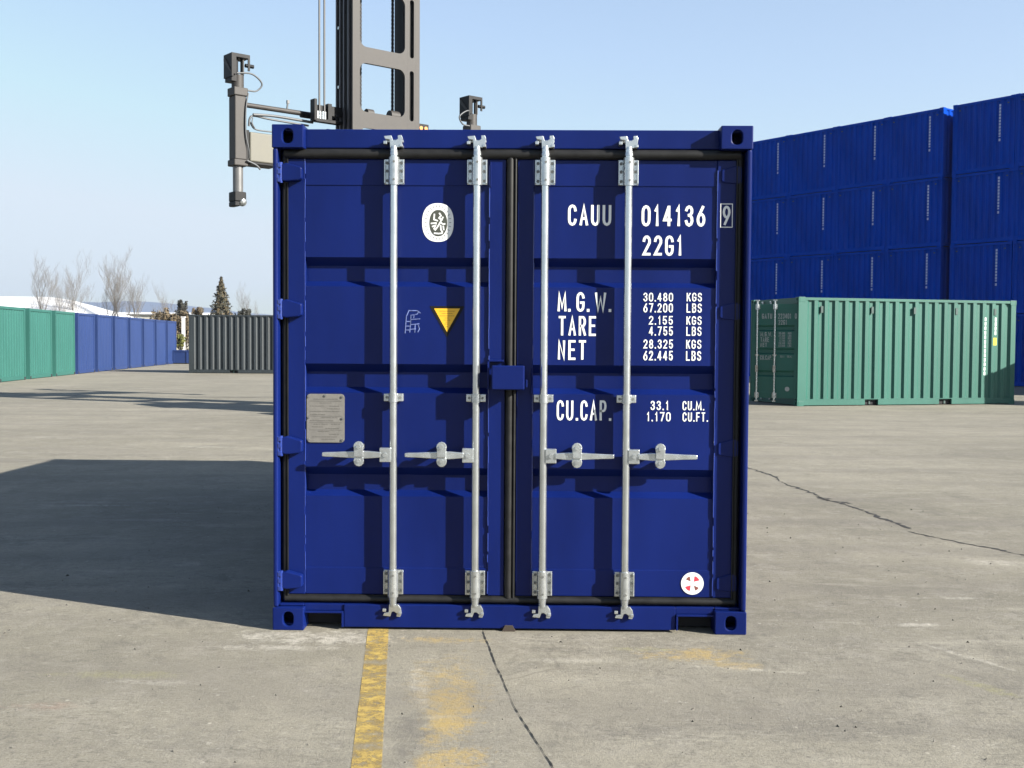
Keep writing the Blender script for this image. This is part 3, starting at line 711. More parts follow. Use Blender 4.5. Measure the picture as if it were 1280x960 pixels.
for z in (5.6, 6.9, 8.15, 9.4): pn.cut(); pn.cyl((MX0 - .036, YF + .47, z), (MX0 - .07, YF + .47, z), .035, 8)
pn.build_each('roller_pin', GALV, hdl)
cyl_ = MB(); cyl_.cyl((MX0 + 1.0, YF + .6, .5), (MX0 + 1.0, YF + .6, 5.6), .07, 12); cyl_.build('lift_cylinder', MASTD, hdl)
sh_ = MB(); sh_.cyl((MX0 + .42, YF + .14, 6.36), (MX0 + .58, YF + .14, 6.36), .10, 14); sh_.cut(); sh_.cyl((MX0 + 1.05, YF + .2, 6.40), (MX0 + 1.28, YF + .2, 6.40), .12, 14); sh_.build_each('chain_sheave', MASTC, hdl)
# carriage and spreader beam
ca = MB(); ca.box(2.1, 4.1, .02, .10, 4.9, 6.05); ca.box(2.2, 4.0, -.06, .02, 4.95, 5.1); ca.box(2.2, 4.0, -.06, .02, 5.85, 6.0); ca.build('carriage', MASTC, hdl, bevel=.01)
bm_ = MB(); bm_.box(.26, 5.76, -.02, .36, 5.15, 5.76); sb = bm_.build('spreader_beam', BEAMC, hdl, bevel=.03, seg=3)
be = MB(); be.box(.15, .26, .0, .34, 5.12, 5.79); be.box(.262, .9, -.04, .38, 5.10, 5.145); be.cut(); be.box(5.76, 5.87, .0, .34, 5.12, 5.79); be.build_each('beam_end', MASTD, sb, bevel=.01)
tp = MB(); tp.cyl((.10, 0, 6.29), (1.45, 0, 6.29), .052, 10); tp.build('slide_rod', MASTC, hdl)
tp = MB(); tp.cyl((1.45, 0, 6.27), (2.35, .0, 6.27), .070, 10); tp.cut(); tp.cyl((3.9, 0, 6.27), (5.9, 0, 6.27), .06, 10); tp.build_each('slide_cylinder', MASTD, hdl)
sn = MB(); sn.cyl((1.12, 0, 6.33), (1.14, 0, 6.50), .018, 6); sn.box(1.12, 1.17, -.02, .03, 6.45, 6.52); sn.build('sensor', HOSE, hdl)
def curve(pts, r, n=14, seg=6):
    out = []
    P = [Vector(p) for p in pts]; P = [P[0] * 2 - P[1]] + P + [P[-1] * 2 - P[-2]]
    for i in range(1, len(P) - 2):
        for k in range(n):
            t = k / n; a, b, c, d = P[i - 1:i + 3]
            out.append(.5 * ((2 * b) + (c - a) * t + (2 * a - 5 * b + 4 * c - d) * t * t + (3 * b - a - 3 * c + d) * t ** 3))
    out.append(P[-2]); m = MB(); m.tube(out, r, seg); return m
def leg(x, mir):
    g = MB(); s = mir
    g.box(x - .13, x + .13, -.14, .14, 5.15, 6.43); o = g.build('twistlock_leg', MASTC, hdl, bevel=.02)
    g = MB(); g.box(x - .155, x + .155, -.16, .16, 6.43, 6.60); g.box(x - .155, x + .155, -.16, .16, 5.02, 5.15)
    g.cyl((x, 0, 6.60), (x, 0, 6.86), .125, 14); g.build('leg_collar', MASTC, o, bevel=.02)
    g = MB(); g.box(x - .16, x - .10, -.15, -.12, 6.85, 7.20); g.box(x + .16, x + .20, -.15, -.12, 6.95, 7.20); g.box(x - .02, x + .03, .10, .20, 6.85, 7.20); g.box(x - .20, x - .16, -.15, .22, 6.80, 7.20); g.box(x - .2, x + .2, -.15, .22, 7.20, 7.27); g.cyl((x - .04, -.02, 6.85), (x - .04, -.02, 7.2), .04, 8); g.cyl((x + .08, -.02, 6.85), (x + .08, -.02, 7.2), .03, 8); g.box(x - .18, x - .02, -.1, .2, 6.72, 6.86); g.cyl((x + .12, -.1, 7.06), (x + .30, -.1, 7.06), .04, 8)
    g.build('valve_bracket', MASTD, o)
    g = MB(); g.prism([(-.14, 6.90), (-.08, 6.90), (.20, 7.14), (.20, 7.20), (.14, 7.20)], x - .212, x - .202, ax='x'); g.cyl((x + .07, -.10, 6.86), (x + .07, -.10, 7.16), .022, 8); g.build('bracket_strut', MASTC, o)
    g = MB(); g.cyl((x, 0, 5.02), (x, 0, 4.46), .105, 14); g.build('leg_rod', GALV if False else mat('rod_steel', (.11, .11, .11), .4, metal=.3), o)
    g = MB(); g.box(x - .14, x + .12, -.14, .14, 4.30, 4.50); g.box(x - .14, x - .02, -.14, .14, 4.20, 4.30); g.build('leg_foot', MASTD, o, bevel=.02)
    g = MB(); 
    for k in range(8):
        a0, a1 = -PI / 2 + PI * k / 8, -PI / 2 + PI * (k + 1) / 8
        g.cyl((x + .06, -.06, 4.31 + .10 * math.sin(a0)), (x + .06, -.06, 4.31 + .10 * math.sin(a1)), .10 * max(.02, math.cos(a0)), 14, r2=.10 * max(.02, math.cos(a1)), caps=False)
    g.build('foot_ball', GALV, o)
    curve([(x - .08, -.12, 6.88), (x + .25 * s, -.14, 6.90), (x + .47 * s, -.14, 6.74), (x + .36 * s, -.12, 6.58), (x + .16 * s, -.12, 6.56)], .018).build('hose', HOSE, o)
    curve([(x + .155, -.16, 6.5), (x + .10, -.17, 6.2), (x + .09, -.17, 5.7), (x + .16, -.17, 5.35), (x + .20, -.1, 5.2)], .014).build('hose', HOSE, o)
    return o
leg(0.0, 1); leg(6.02, -1)
cb = MB()
for pts, r in (([(.22, -.05, 5.86), (.24, -.06, 6.02), (.34, -.06, 6.08), (.7, -.05, 6.06), (1.6, -.05, 6.04)], .022), ([(.24, -.06, 5.95), (.34, -.06, 5.82), (.6, -.06, 5.80), (1.2, -.06, 5.83)], .016), ([(.10, -.2, 5.13), (.30, -.2, 5.06), (.40, -.2, 4.98)], .020),
               ([(.3, -.08, 6.10), (.8, -.08, 6.13), (1.7, -.06, 6.12)], .03), ([(.3, -.06, 6.04), (.27, -.1, 5.92), (.33, -.1, 5.82)], .012)):
    c_ = curve(pts, r); cb.cut(); cb.add(c_.v, c_.f, True)
cb.build_each('hose', HOSE, hdl)
vh = MB(); vh.cyl((1.72, -.3, 6.2), (1.72, -.3, 10.5), .022, 8); vh.cut(); vh.cyl((1.84, -.3, 6.2), (1.84, -.3, 10.5), .022, 8); vh.build_each('vertical_hose', mat('pale_hose', (.07, .07, .07), .5), hdl)
vb = MB(); vb.box(1.56, 1.62, -.38, -.2, 6.12, 6.56); vb.box(1.62, 1.98, -.28, -.26, 6.20, 6.46); vb.box(1.90, 1.99, -.36, -.24, 6.15, 6.5); vb.box(1.98, 2.3, -.33, -.22, 6.26, 6.46); vb.box(1.6, 2.25, -.36, -.2, 6.10, 6.16)
vb.build('hose_bracket', MASTD, hdl)
vg = MB()
for x in (1.66, 1.72, 1.79, 1.84): vg.cut(); vg.cyl((x, -.32, 6.12), (x, -.32, 6.32), .032, 8)
vg.build_each('hose_fitting', GALV, hdl)
lt = MB(); lt.box(4.02, 4.32, -.62, -.5, 6.13, 6.32); lt.build('lamp_housing', MASTD, hdl)
lt = MB(); lt.cyl((4.10, -.62, 6.22), (4.10, -.65, 6.22), .045, 10); lt.cut(); lt.cyl((4.23, -.62, 6.22), (4.23, -.65, 6.22), .045, 10); lt.build_each('work_lamp', AMBER, hdl)
curve([(4.3, -.55, 6.16), (4.6, -.5, 6.24), (4.9, -.4, 6.16), (5.05, -.3, 5.95)], .03).build('hose', HOSE, hdl)
# truck body, hidden behind the container but casting its shadow
tb = MB(); tx = 3.12
tb.box(tx - 1.2, tx + 1.2, -6.4, -1.0, .75, 1.35); tb.prism([(-6.9, .7), (-6.9, 1.9), (-6.4, 2.25), (-4.4, 2.25), (-4.4, 1.35), (-5.9, 1.35), (-6.1, .7)], tx - 1.15, tx + 1.15, ax='x')
tb.build('chassis', TRUCKC, hdl, bevel=.03)
cbn = MB()
for sx in (-.65, .65):
    for y in (-3.9, -2.4): cbn.box(tx + sx - .05, tx + sx + .05, y - .05, y + .05, 1.35, 3.55)
cbn.box(tx - .78, tx + .78, -4.05, -2.25, 3.55, 3.66); cbn.box(tx - .7, tx + .7, -3.95, -2.35, 1.35, 1.9); cbn.build('cab', TRUCKC, hdl, bevel=.02)
cg = MB(); cg.box(tx - .64, tx + .64, -3.93, -3.91, 1.9, 3.55); cg.cut(); cg.box(tx - .64, tx + .64, -2.39, -2.37, 1.9, 3.55); cg.cut(); cg.box(tx - .68, tx - .66, -3.85, -2.45, 1.9, 3.55); cg.cut(); cg.box(tx + .66, tx + .68, -3.85, -2.45, 1.9, 3.55); cg.build_each('cab_window', GLASS, hdl)
for sx in (-1.05, -1.55, 1.05, 1.55): w = MB(); w.cyl((tx + sx - .2, -1.5, .72), (tx + sx + .2, -1.5, .72), .72, 28); wo = w.build('wheel', TYRE, hdl, bevel=.05); w = MB(); w.cyl((tx + sx - .205, -1.5, .72), (tx + sx + .205, -1.5, .72), .36, 20); w.build('rim', TRUCKC, wo)
for sx in (-1.1, 1.1): w = MB(); w.cyl((tx + sx - .2, -5.6, .62), (tx + sx + .2, -5.6, .62), .62, 28); wo = w.build('wheel', TYRE, hdl, bevel=.05); w = MB(); w.cyl((tx + sx - .205, -5.6, .62), (tx + sx + .205, -5.6, .62), .30, 20); w.build('rim', TRUCKC, wo)
ax_ = MB(); ax_.box(tx - 1.7, tx + 1.7, -1.65, -1.35, .6, .85); ax_.box(tx - 1.2, tx + 1.2, -1.2, -.8, .4, 1.2)
for sx in (-.75, .75): ax_.cyl((tx + sx, -2.2, 1.3), (tx + sx, -.6, 2.6), .09, 10)
ax_.build('axle', MASTD, hdl)

# ================================================================== ground
gm = bpy.data.materials.new('worn_concrete'); gm.use_nodes = True; n = gm.node_tree.nodes; l = gm.node_tree.links; B = n['Principled BSDF']
B.inputs['Roughness'].default_value = .9; B.inputs['Specular IOR Level'].default_value = .25
tc = n.new('ShaderNodeTexCoord')
def noise(scale, detail=5, rough=.6, vec=None, dist=0, sc=None):
    x = n.new('ShaderNodeTexNoise'); x.inputs['Scale'].default_value = scale; x.inputs['Detail'].default_value = detail; x.inputs['Roughness'].default_value = rough; x.inputs['Distortion'].default_value = dist
    if sc:
        mp = n.new('ShaderNodeMapping'); mp.inputs['Scale'].default_value = sc; l.new(tc.outputs['Object'], mp.inputs[0]); l.new(mp.outputs[0], x.inputs['Vector'])
    else: l.new(vec or tc.outputs['Object'], x.inputs['Vector'])
    return x.outputs[0]
def ramp(v, p0, p1, c0=(0, 0, 0, 1), c1=(1, 1, 1, 1)):
    r = n.new('ShaderNodeValToRGB'); r.color_ramp.elements[0].position = p0; r.color_ramp.elements[1].position = p1; r.color_ramp.elements[0].color = c0; r.color_ramp.elements[1].color = c1
    l.new(v, r.inputs[0]); return r.outputs[0]
def mix(f, a, b, mode='MIX', k=None):
    x = n.new('ShaderNodeMix'); x.data_type = 'RGBA'; x.blend_type = mode
    if isinstance(f, float): x.inputs[0].default_value = f
    else: l.new(f, x.inputs[0])
    for i, c in ((6, a), (7, b)):
        if isinstance(c, tuple): x.inputs[i].default_value = c
        else: l.new(c, x.inputs[i])
    return x.outputs[2]
def mth(op, a, b=None, c=None):
    x = n.new('ShaderNodeMath'); x.operation = op
    for i, v in enumerate((a, b, c)):
        if v is None: continue
        if isinstance(v, (int, float)): x.inputs[i].default_value = v
        else: l.new(v, x.inputs[i])
    return x.outputs[0]
sep = n.new('ShaderNodeSeparateXYZ'); l.new(tc.outputs['Object'], sep.inputs[0]); PX, PY = sep.outputs[0], sep.outputs[1]
base = mix(ramp(noise(.35, 9, .72), .36, .66), (.122, .117, .094, 1), (.222, .211, .172, 1))
base = mix(mth('MULTIPLY', ramp(noise(.07, 4, .6), .40, .62), .5), base, (.215, .205, .172, 1))
base = mix(mth('MULTIPLY', ramp(noise(.9, 10, .78, sc=(.22, 1.7, 1)), .50, .66), .75), base, (.140, .132, .116, 1))
base = mix(mth('MULTIPLY', ramp(noise(3.2, 10, .8), .50, .68), .7), base, (.245, .235, .205, 1))
base = mix(mth('MULTIPLY', ramp(noise(9, 10, .88), .51, .62), .7), base, (.115, .108, .096, 1))
base = mix(mth('MULTIPLY', ramp(noise(95, 4, .85), .52, .66), .75), base, (.075, .070, .063, 1))
base = mix(mth('MULTIPLY', ramp(noise(60, 4, .85), .58, .68), .7), base, (.29, .28, .25, 1))
vo = n.new('ShaderNodeTexVoronoi'); vo.inputs['Scale'].default_value = 4.3; l.new(tc.outputs['Object'], vo.inputs['Vector'])
base = mix(mth('MULTIPLY', ramp(vo.outputs['Distance'], .035, .055, (1, 1, 1, 1), (0, 0, 0, 1)), .55), base, (.33, .32, .29, 1))
def blob(cx, cy, rx, ry, col, amt, ns=5., rot=0., thr=.5):
    """painted or scuffed patch with a torn noisy outline"""
    dx = mth('SUBTRACT', PX, cx); dy = mth('SUBTRACT', PY, cy); c, s = math.cos(rot), math.sin(rot)
    a = mth('DIVIDE', mth('ADD', mth('MULTIPLY', dx, c), mth('MULTIPLY', dy, s)), rx); b = mth('DIVIDE', mth('SUBTRACT', mth('MULTIPLY', dy, c), mth('MULTIPLY', dx, s)), ry)
    d = mth('ADD', mth('MULTIPLY', a, a), mth('MULTIPLY', b, b))
    v = mth('SUBTRACT', mth('MULTIPLY', mth('SUBTRACT', mth('ADD', noise(ns * .6, 9, .8), mth('MULTIPLY', noise(ns * 3.2, 8, .85), .8)), .55), 3.2), mth('ADD', mth('MULTIPLY', d, .55), .75))
    return mth('MULTIPLY', ramp(v, -.15, .55), amt), col
for bl in (blob(-.98, -.12, .55, .16, 0, .85, 9), blob(-1.1, -.33, .35, .06, 0, .6, 12), blob(2.2, -.35, .30, .03, 0, .8, 14, -1.05), blob(1.15, -.62, .35, .03, 0, .6, 14, -.2), blob(-1.55, -.9, .22, .05, 0, .6, 10), blob(-.36, -.95, .05, .35, 0, .6, 14, .2), blob(3.1, .3, .5, .06, 0, .35, 10, -.3),
           blob(-6.0, 5.6, .5, .12, 0, .5, 6), blob(-4.5, 9.9, .6, .15, 0, .6, 6), blob(-7.2, 11.2, .7, .2, 0, .5, 6), blob(-3.0, 3.5, .4, .10, 0, .4, 6), blob(-5, 3.6, .3, .08, 0, .5, 6), blob(-3.9, 4.3, .5, .05, 0, .6, 7), blob(-2.2, 1.7, .16, .10, 0, .45, 7), blob(3.3, 2.0, .35, .12, 0, .6, 7, -.2), blob(2.6, .9, .25, .04, 0, .5, 9), blob(2.2, .25, .15, .05, 0, .6, 10), blob(-2.6, -.6, .3, .05, 0, .4, 9), blob(.3, -.5, .3, .06, 0, .4, 9)):
    base = mix(bl[0], base, (.34, .33, .295, 1))
for bl in (blob(.90, -.36, .30, .16, 0, .75, 7), blob(1.05, -.55, .22, .08, 0, .5, 8), blob(-.22, -1.15, .13, .55, 0, .95, 8, .06), blob(-.24, -.85, .22, .5, 0, .45, 5), blob(-.24, -1.4, .11, .30, 0, .9, 7), blob(-.33, -.16, .30, .07, 0, .7, 9), blob(-.16, -1.95, .18, .45, 0, .9, 8)):
    base = mix(bl[0], base, (.285, .215, .088, 1))
for bl in (blob(.66, -.28, .16, .05, 0, .4, 8), blob(2.1, -.85, .30, .05, 0, .45, 9, -1.0), blob(-1.75, -.8, .4, .07, 0, .35, 8)):
    base = mix(bl[0], base, (.25, .25, .09, 1))
for bl in (blob(-1.9, -1.25, .2, .06, 0, .3, 8),): base = mix(bl[0], base, (.24, .14, .11, 1))
for bl in (blob(-.34, -1.45, .09, .5, 0, .7, 4), blob(1.3, -1.4, 1.2, .16, 0, .45, 3, .1), blob(-3.2, 1.0, 1.2, .12, 0, .7, 4, .05), blob(.2, -1.55, .8, .2, 0, .35, 3), blob(4.5, 2.2, 2.5, .10, 0, .45, 4, -.05), blob(-1.3, -1.6, .5, .22, 0, .4, 4)):
    base = mix(bl[0], base, (.105, .10, .092, 1))
base = mix(mth('MULTIPLY', ramp(noise(2.1, 10, .8, sc=(.3, 1.2, 1)), .55, .68), .6), base, (.285, .275, .232, 1))
base = mix(mth('MULTIPLY', ramp(noise(1.3, 10, .85, dist=.6), .54, .64), .6), base, (.098, .094, .082, 1))
vc = n.new('ShaderNodeTexVoronoi'); vc.feature = 'DISTANCE_TO_EDGE'; vc.inputs['Scale'].default_value = .55
wp = n.new('ShaderNodeMix'); wp.data_type = 'RGBA'; wp.blend_type = 'ADD'; wp.inputs[0].default_value = .35
l.new(tc.outputs['Object'], wp.inputs[6]); nn_ = n.new('ShaderNodeTexNoise'); nn_.inputs['Scale'].default_value = 1.6; nn_.inputs['Detail'].default_value = 8; l.new(tc.outputs['Object'], nn_.inputs['Vector']); l.new(nn_.outputs['Color'], wp.inputs[7]); l.new(wp.outputs[2], vc.inputs['Vector'])
base = mix(mth('MULTIPLY', ramp(vc.outputs['Distance'], .0015, .006, (1, 1, 1, 1), (0, 0, 0, 1)), mth('MULTIPLY', ramp(noise(.6, 4, .6), .52, .62), .45)), base, (.085, .080, .070, 1))
base = mix(mth('MULTIPLY', ramp(noise(30, 6, .8, sc=(.6, 1.3, 1)), .53, .60), mth('MULTIPLY', ramp(noise(1.7, 5, .7), .40, .58), .62)), base, (.088, .084, .074, 1))
base = mix(mth('MULTIPLY', ramp(noise(22, 6, .85, sc=(.7, 1.5, 1)), .55, .62), mth('MULTIPLY', ramp(noise(1.9, 5, .7), .42, .60), .60)), base, (.30, .292, .255, 1))
v2 = n.new('ShaderNodeTexVoronoi'); v2.inputs['Scale'].default_value = 11; v2.inputs['Randomness'].default_value = 1; l.new(tc.outputs['Object'], v2.inputs['Vector'])
base = mix(mth('MULTIPLY', ramp(v2.outputs['Distance'], .07, .12, (1, 1, 1, 1), (0, 0, 0, 1)), mth('MULTIPLY', ramp(noise(2.3, 4, .6), .52, .60), .6)), base, (.36, .35, .31, 1))
# broad tyre sweeps
wv = n.new('ShaderNodeTexWave'); wv.bands_direction = 'Y'; wv.inputs['Scale'].default_value = .22; wv.inputs['Distortion'].default_value = 9; wv.inputs['Detail'].default_value = 5; wv.inputs['Detail Scale'].default_value = .6
l.new(tc.outputs['Object'], wv.inputs['Vector'])
base = mix(mth('MULTIPLY', ramp(wv.outputs[0], .72, .98), .30), base, (.125, .118, .105, 1))
base = mix(1.0, base, (1.04, 1.015, .975, 1), 'MULTIPLY')
l.new(base, B.inputs['Base Color'])
bp = n.new('ShaderNodeBump'); bp.inputs['Strength'].default_value = .6; bp.inputs['Distance'].default_value = .010
l.new(mth('ADD', noise(70, 5, .8), mth('MULTIPLY', noise(6, 5, .6), 1.2)), bp.inputs['Height']); l.new(bp.outputs[0], B.inputs['Normal'])
g = MB(); S = 1500; g.add([(-S, -S, 0), (S, -S, 0), (S, S, 0), (-S, S, 0)], [(0, 1, 2, 3)]); tag(g.build('ground', gm), kind='structure')

# worn yellow line
ym_ = bpy.data.materials.new('worn_yellow_paint'); ym_.use_nodes = True; n = ym_.node_tree.nodes; l = ym_.node_tree.links; B = n['Principled BSDF']; tc = n.new('ShaderNodeTexCoord')
B.inputs['Roughness'].default_value = .8
c1 = ramp(noise(14, 6, .7), .4, .62, (.24, .165, .045, 1), (.34, .245, .060, 1)); l.new(c1, B.inputs['Base Color'])
sep = n.new('ShaderNodeSeparateXYZ'); l.new(tc.outputs['Object'], sep.inputs[0])
nz = noise(16, 9, .85)
gap = mth('SUBTRACT', 1, ramp(mth('ABSOLUTE', mth('ADD', sep.outputs[1], mth('ADD', .50, mth('MULTIPLY', noise(7, 5, .7), .14)))), .015, .05, (.8, .8, .8, 1), (0, 0, 0, 1)))
al = mth('MULTIPLY', ramp(nz, .37, .53), gap); al = mth('MULTIPLY', al, ramp(noise(3.5, 6, .7), .30, .52, (.12, .12, .12, 1), (1, 1, 1, 1))); ed = mth('DIVIDE', mth('ABSOLUTE', mth('ADD', mth('ADD', sep.outputs[0], .672), mth('MULTIPLY', sep.outputs[1], .1123))), .054)
al = mth('MULTIPLY', al, ramp(mth('ADD', ed, mth('MULTIPLY', noise(28, 6, .75), .55)), 1.02, 1.18, (1, 1, 1, 1), (0, 0, 0, 1)))
l.new(al, B.inputs['Alpha'])
pl = MB(); P = []
ys = [i * -.05 + .12 for i in range(70)]; rr = random.Random(2)
for y in ys:
    cx = -.672 + (-.672 + .462) * (y / 1.87) * 1.0; w = .054
    P.append((cx - w, y, .0015)); P.append((cx + w, y, .0015))
pl.add(P, [(2 * i, 2 * i + 2, 2 * i + 3, 2 * i + 1) for i in range(len(ys) - 1)]); tag(pl.build('painted_line', ym_), kind='structure')

# cracks and the slab joint
crk = mat('crack_dirt', (.014, .013, .012), .95, var=.3)
def crack(pts, w, seed, step=.05, jit=.02):
    rn = random.Random(seed); m = MB(); P = []
    off = 0.0
    for (a, b) in zip(pts, pts[1:]):
        a = Vector((*a, 0)); b = Vector((*b, 0)); d = b - a; k = max(1, int(d.length / step)); nn = Vector((-d.y, d.x, 0)).normalized()
        for i in range(k):
            off = off * .8 + rn.uniform(-jit, jit); c = a + d * i / k + nn * off; ww = w * rn.choice((.25, .5, .7, .9, 1.1, 1.7)) * rn.uniform(.6, 1.2); P.append(c + nn * ww); P.append(c - nn * ww)
    m.add([(p.x, p.y, .0025) for p in P], [(2 * i, 2 * i + 2, 2 * i + 3, 2 * i + 1) for i in range(len(P) // 2 - 1)])
    return tag(m.build('ground_crack', crk), kind='structure')
crack([(-.14, .3), (-.13, .0), (-.08, -.37), (.04, -1.15), (.19, -1.84), (.35, -2.8)], .0024, 1, .03, .0016)
crack([(2.70, 7.9), (2.80, 6.9), (2.97, 4.95), (3.10, 4.3), (3.19, 3.36)], .017, 2, .04, .022)
crack([(3.13, 3.25), (3.25, 2.95), (3.62, 2.29), (4.1, 1.2)], .013, 3, .035, .014)
crack([(2.93, 5.3), (3.02, 4.75)], .024, 4, .02, .05)
crack([(-12, 24), (-9.5, 23.2), (-6, 23.6), (-2, 23.1)], .03, 5, .2, .06)
# small debris
deb = MB(); rn = random.Random(11)
for i in range(420):
    x, y = rn.uniform(-3.5, 4.5), rn.uniform(-2.2, 4.5); s = rn.uniform(.003, .011)
    if abs(x) < 1.3 and y > -.02: continue
    v = [Vector((x, y, 0)) + Vector((rn.uniform(-s, s), rn.uniform(-s, s), 0)) for _ in range(3)] + [Vector((x, y, s))]
    deb.add(v, [(0, 1, 2), (0, 1, 3), (1, 2, 3), (2, 0, 3)])
o = deb.build('gravel_grit', mat('grit', (.085, .08, .07), .9, var=.7, vscale=2)); tag(o, 'scattered grit and pebbles on the concrete yard', 'gravel', kind='stuff')
w = MB(); w.prism([(-.035, 0), (.035, .0), (.020, .03), (-.020, .03)], .02, .09); 
tag(w.build('wood_chock', mat('chock_wood', (.035, .025, .018), .9)), 'small dark wedge on the ground under the middle of the foreground container', 'wedge')

# ================================================================== backdrop
WROOF = mat('white_roof', (.55, .55, .55), .6, var=.04, vscale=.2)
WWALL = mat('cream_wall', (.36, .35, .30), .8, var=.08, vscale=.3)
WINM = mat('window_glass', (.30, .33, .34), .3)
def warehouse(name, x0, x1, y0, y1, he, hr, lab, ridge='x', win=0):
    r = empty(name, ((x0 + x1) / 2, (y0 + y1) / 2, 0), 0, lab, 'building'); a, b = (x1 - x0) / 2, (y1 - y0) / 2
    w = MB(); w.box(-a, a, -b, b, 0, he); w.build('wall', WWALL, r)
    f = MB()
    if ridge == 'x': f.prism([(-b - .3, he), (0, hr), (b + .3, he), (0, he - .0)], -a, a, ax='x') if False else f.add([(-a, -b - .3, he), (a, -b - .3, he), (a, 0, hr), (-a, 0, hr), (a, b + .3, he), (-a, b + .3, he)], [(0, 1, 2, 3), (3, 2, 4, 5), (1, 4, 2), (0, 3, 5), (0, 5, 4, 1)])
    else: f.add([(-a - .3, -b, he), (0, -b, hr), (a + .3, -b, he), (-a - .3, b, he), (0, b, hr), (a + .3, b, he)], [(0, 2, 1), (3, 4, 5), (0, 1, 4, 3), (1, 2, 5, 4), (0, 3, 5, 2)])
    f.build('roof', WROOF, r)
    for k in range(win):
        g = MB(); x = -a + (k + .7) * 2 * a / win; g.box(x - a / win * .5, x + a / win * .42, -b - .06, -b - .01, he - 1.5, he - .35); g.build('window', WINM, r)
    return r
wh = empty('warehouse', (-60, 118, 0), 0, 'white-roofed shed rising behind the green containers on the left', 'building')
w = MB(); w.box(-20, 15.0, -13, 13, 0, 3.2); w.build('wall', WWALL, wh)
f = MB(); f.add([(-20.4, -13.5, 3.2), (15.6, -13.5, 3.2), (15.6, 13.5, 3.2), (-20.4, 13.5, 3.2), (-20.4, 0, 6.05), (7.2, 0, 6.05), (9.5, 0, 5.75)], [(0, 1, 6, 5, 4), (1, 2, 6), (2, 3, 4, 5, 6), (0, 4, 3), (0, 3, 2, 1)]); f.build('roof', WROOF, wh)
warehouse('long_shed', -62, -42.0, 136, 150, 4.6, 5.0, 'long low cream building with a strip of windows above the blue containers on the left', win=9)

HILL = mat('hill_haze_blue', (.095, .125, .19), .95, var=.15, vscale=.01)  # pale blue of distance haze painted into the hills' base colour
hl = MB(); N = 90; P = []
rn = random.Random(4)
for i in range(N + 1):
    x = -1100 + 2300 * i / N; t = i / N
    h = 36 * (math.exp(-((x + 430) / 210) ** 2)) + 18 * math.exp(-((x + 800) / 220) ** 2) + 10 * math.exp(-((x - 120) / 300) ** 2) + 24 * math.exp(-((x - 760) / 260) ** 2) + rn.uniform(-1.2, 1.2) + 4
    P += [(x, 1000, -1), (x, 1200, h), (x, 1400, -1)]
F = []
for i in range(N):
    for j in (0, 1): F.append((3 * i + j, 3 * i + 3 + j, 3 * i + 4 + j, 3 * i + 1 + j))
hl.add(P, F, True); tag(hl.build('hills', HILL), kind='structure')

BARK = mat('bare_bark', (.085, .076, .068), .9, var=.2, vscale=4)
TWIG = mat('bare_twig', (.15, .14, .13), .9, var=.2, vscale=4)
def bare_tree(seed, h=11):
    rn = random.Random(seed); tr = MB(); cw = MB()
    def br(p, d, L, r, lev):
        mb = tr if lev == 0 else cw; k = 5 if lev == 0 else 3; q = p
        for i in range(k):
            d = (d + Vector((rn.uniform(-.10, .10), rn.uniform(-.10, .10), rn.uniform(.0, .08)))).normalized(); q2 = q + d * L / k; r2 = r * (1 - .72 / k * 1.0)
            mb.cyl(q, q2, r, 6 if lev < 2 else 3, r2=r2, caps=False)
            if lev < 4 and (lev > 0 or i > 0):
                for _ in range(3 if lev == 0 else 2):
                    a = rn.uniform(0, 2 * PI); sp = rn.uniform(.35, .75); s_ = Vector((math.cos(a) * sp, math.sin(a) * sp, rn.uniform(.5, .95))).normalized()
                    br(q2, (d * .45 + s_ * .8).normalized(), L * rn.uniform(.40, .60), max(.0075, r2 * .55), lev + 1)
            q, r = q2, r2
    br(Vector((0, 0, 0)), Vector((rn.uniform(-.12, .12), 0, 1)), h * .85, h * .014, 0)
    return tr, cw
specs = [(56, 312, 112, 21), (94, 308, 118, 22), (129, 318, 120, 23), (147, 305, 120, 24), (165, 334, 118, 25), (203, 348, 112, 22), (322, 350, 110, 23), (73, 338, 116, 25)]
labs = ['leftmost tall bare tree, above the green containers', 'wide-spreading bare tree above the join of green and blue containers', 'bare tree leaning left, left of the tallest one', 'tallest bare tree above the blue containers', 'slim bare tree just right of the tallest one', 'short bare tree standing alone left of the brown hedge', 'faint bare tree between the conifer and the foreground container', 'low thin bare tree second from the left']
made = {}
def at_px(x, d): 
    v = cr * ((x - 640) / 1415.55) + cf; return Vector((.1023, -5.7702, 0)) + Vector((v.x, v.y, 0)) * d
for (x, ytop, d, sd_), lab in zip(specs, labs):
    h = 1.5 + (425 - ytop) / 1415.55 * d; p = at_px(x, d)
    if sd_ not in made:
        t = empty('bare_tree', p, 0, lab, 'tree', 'bare winter trees behind the left row'); a, b = bare_tree(sd_)
        a.build('trunk', BARK, t); b.build('crown', TWIG, t); made[sd_] = t
        hh = max(v[2] for v in b.v); t['hh'] = hh; s = h / hh; t.scale = (s, s, s)
    else:
        src = made[sd_]; s = h / src['hh']; copy_tree(src, p, random.uniform(0, 6), lab, scale=(s, s, s))
for t in made.values(): 
    pass

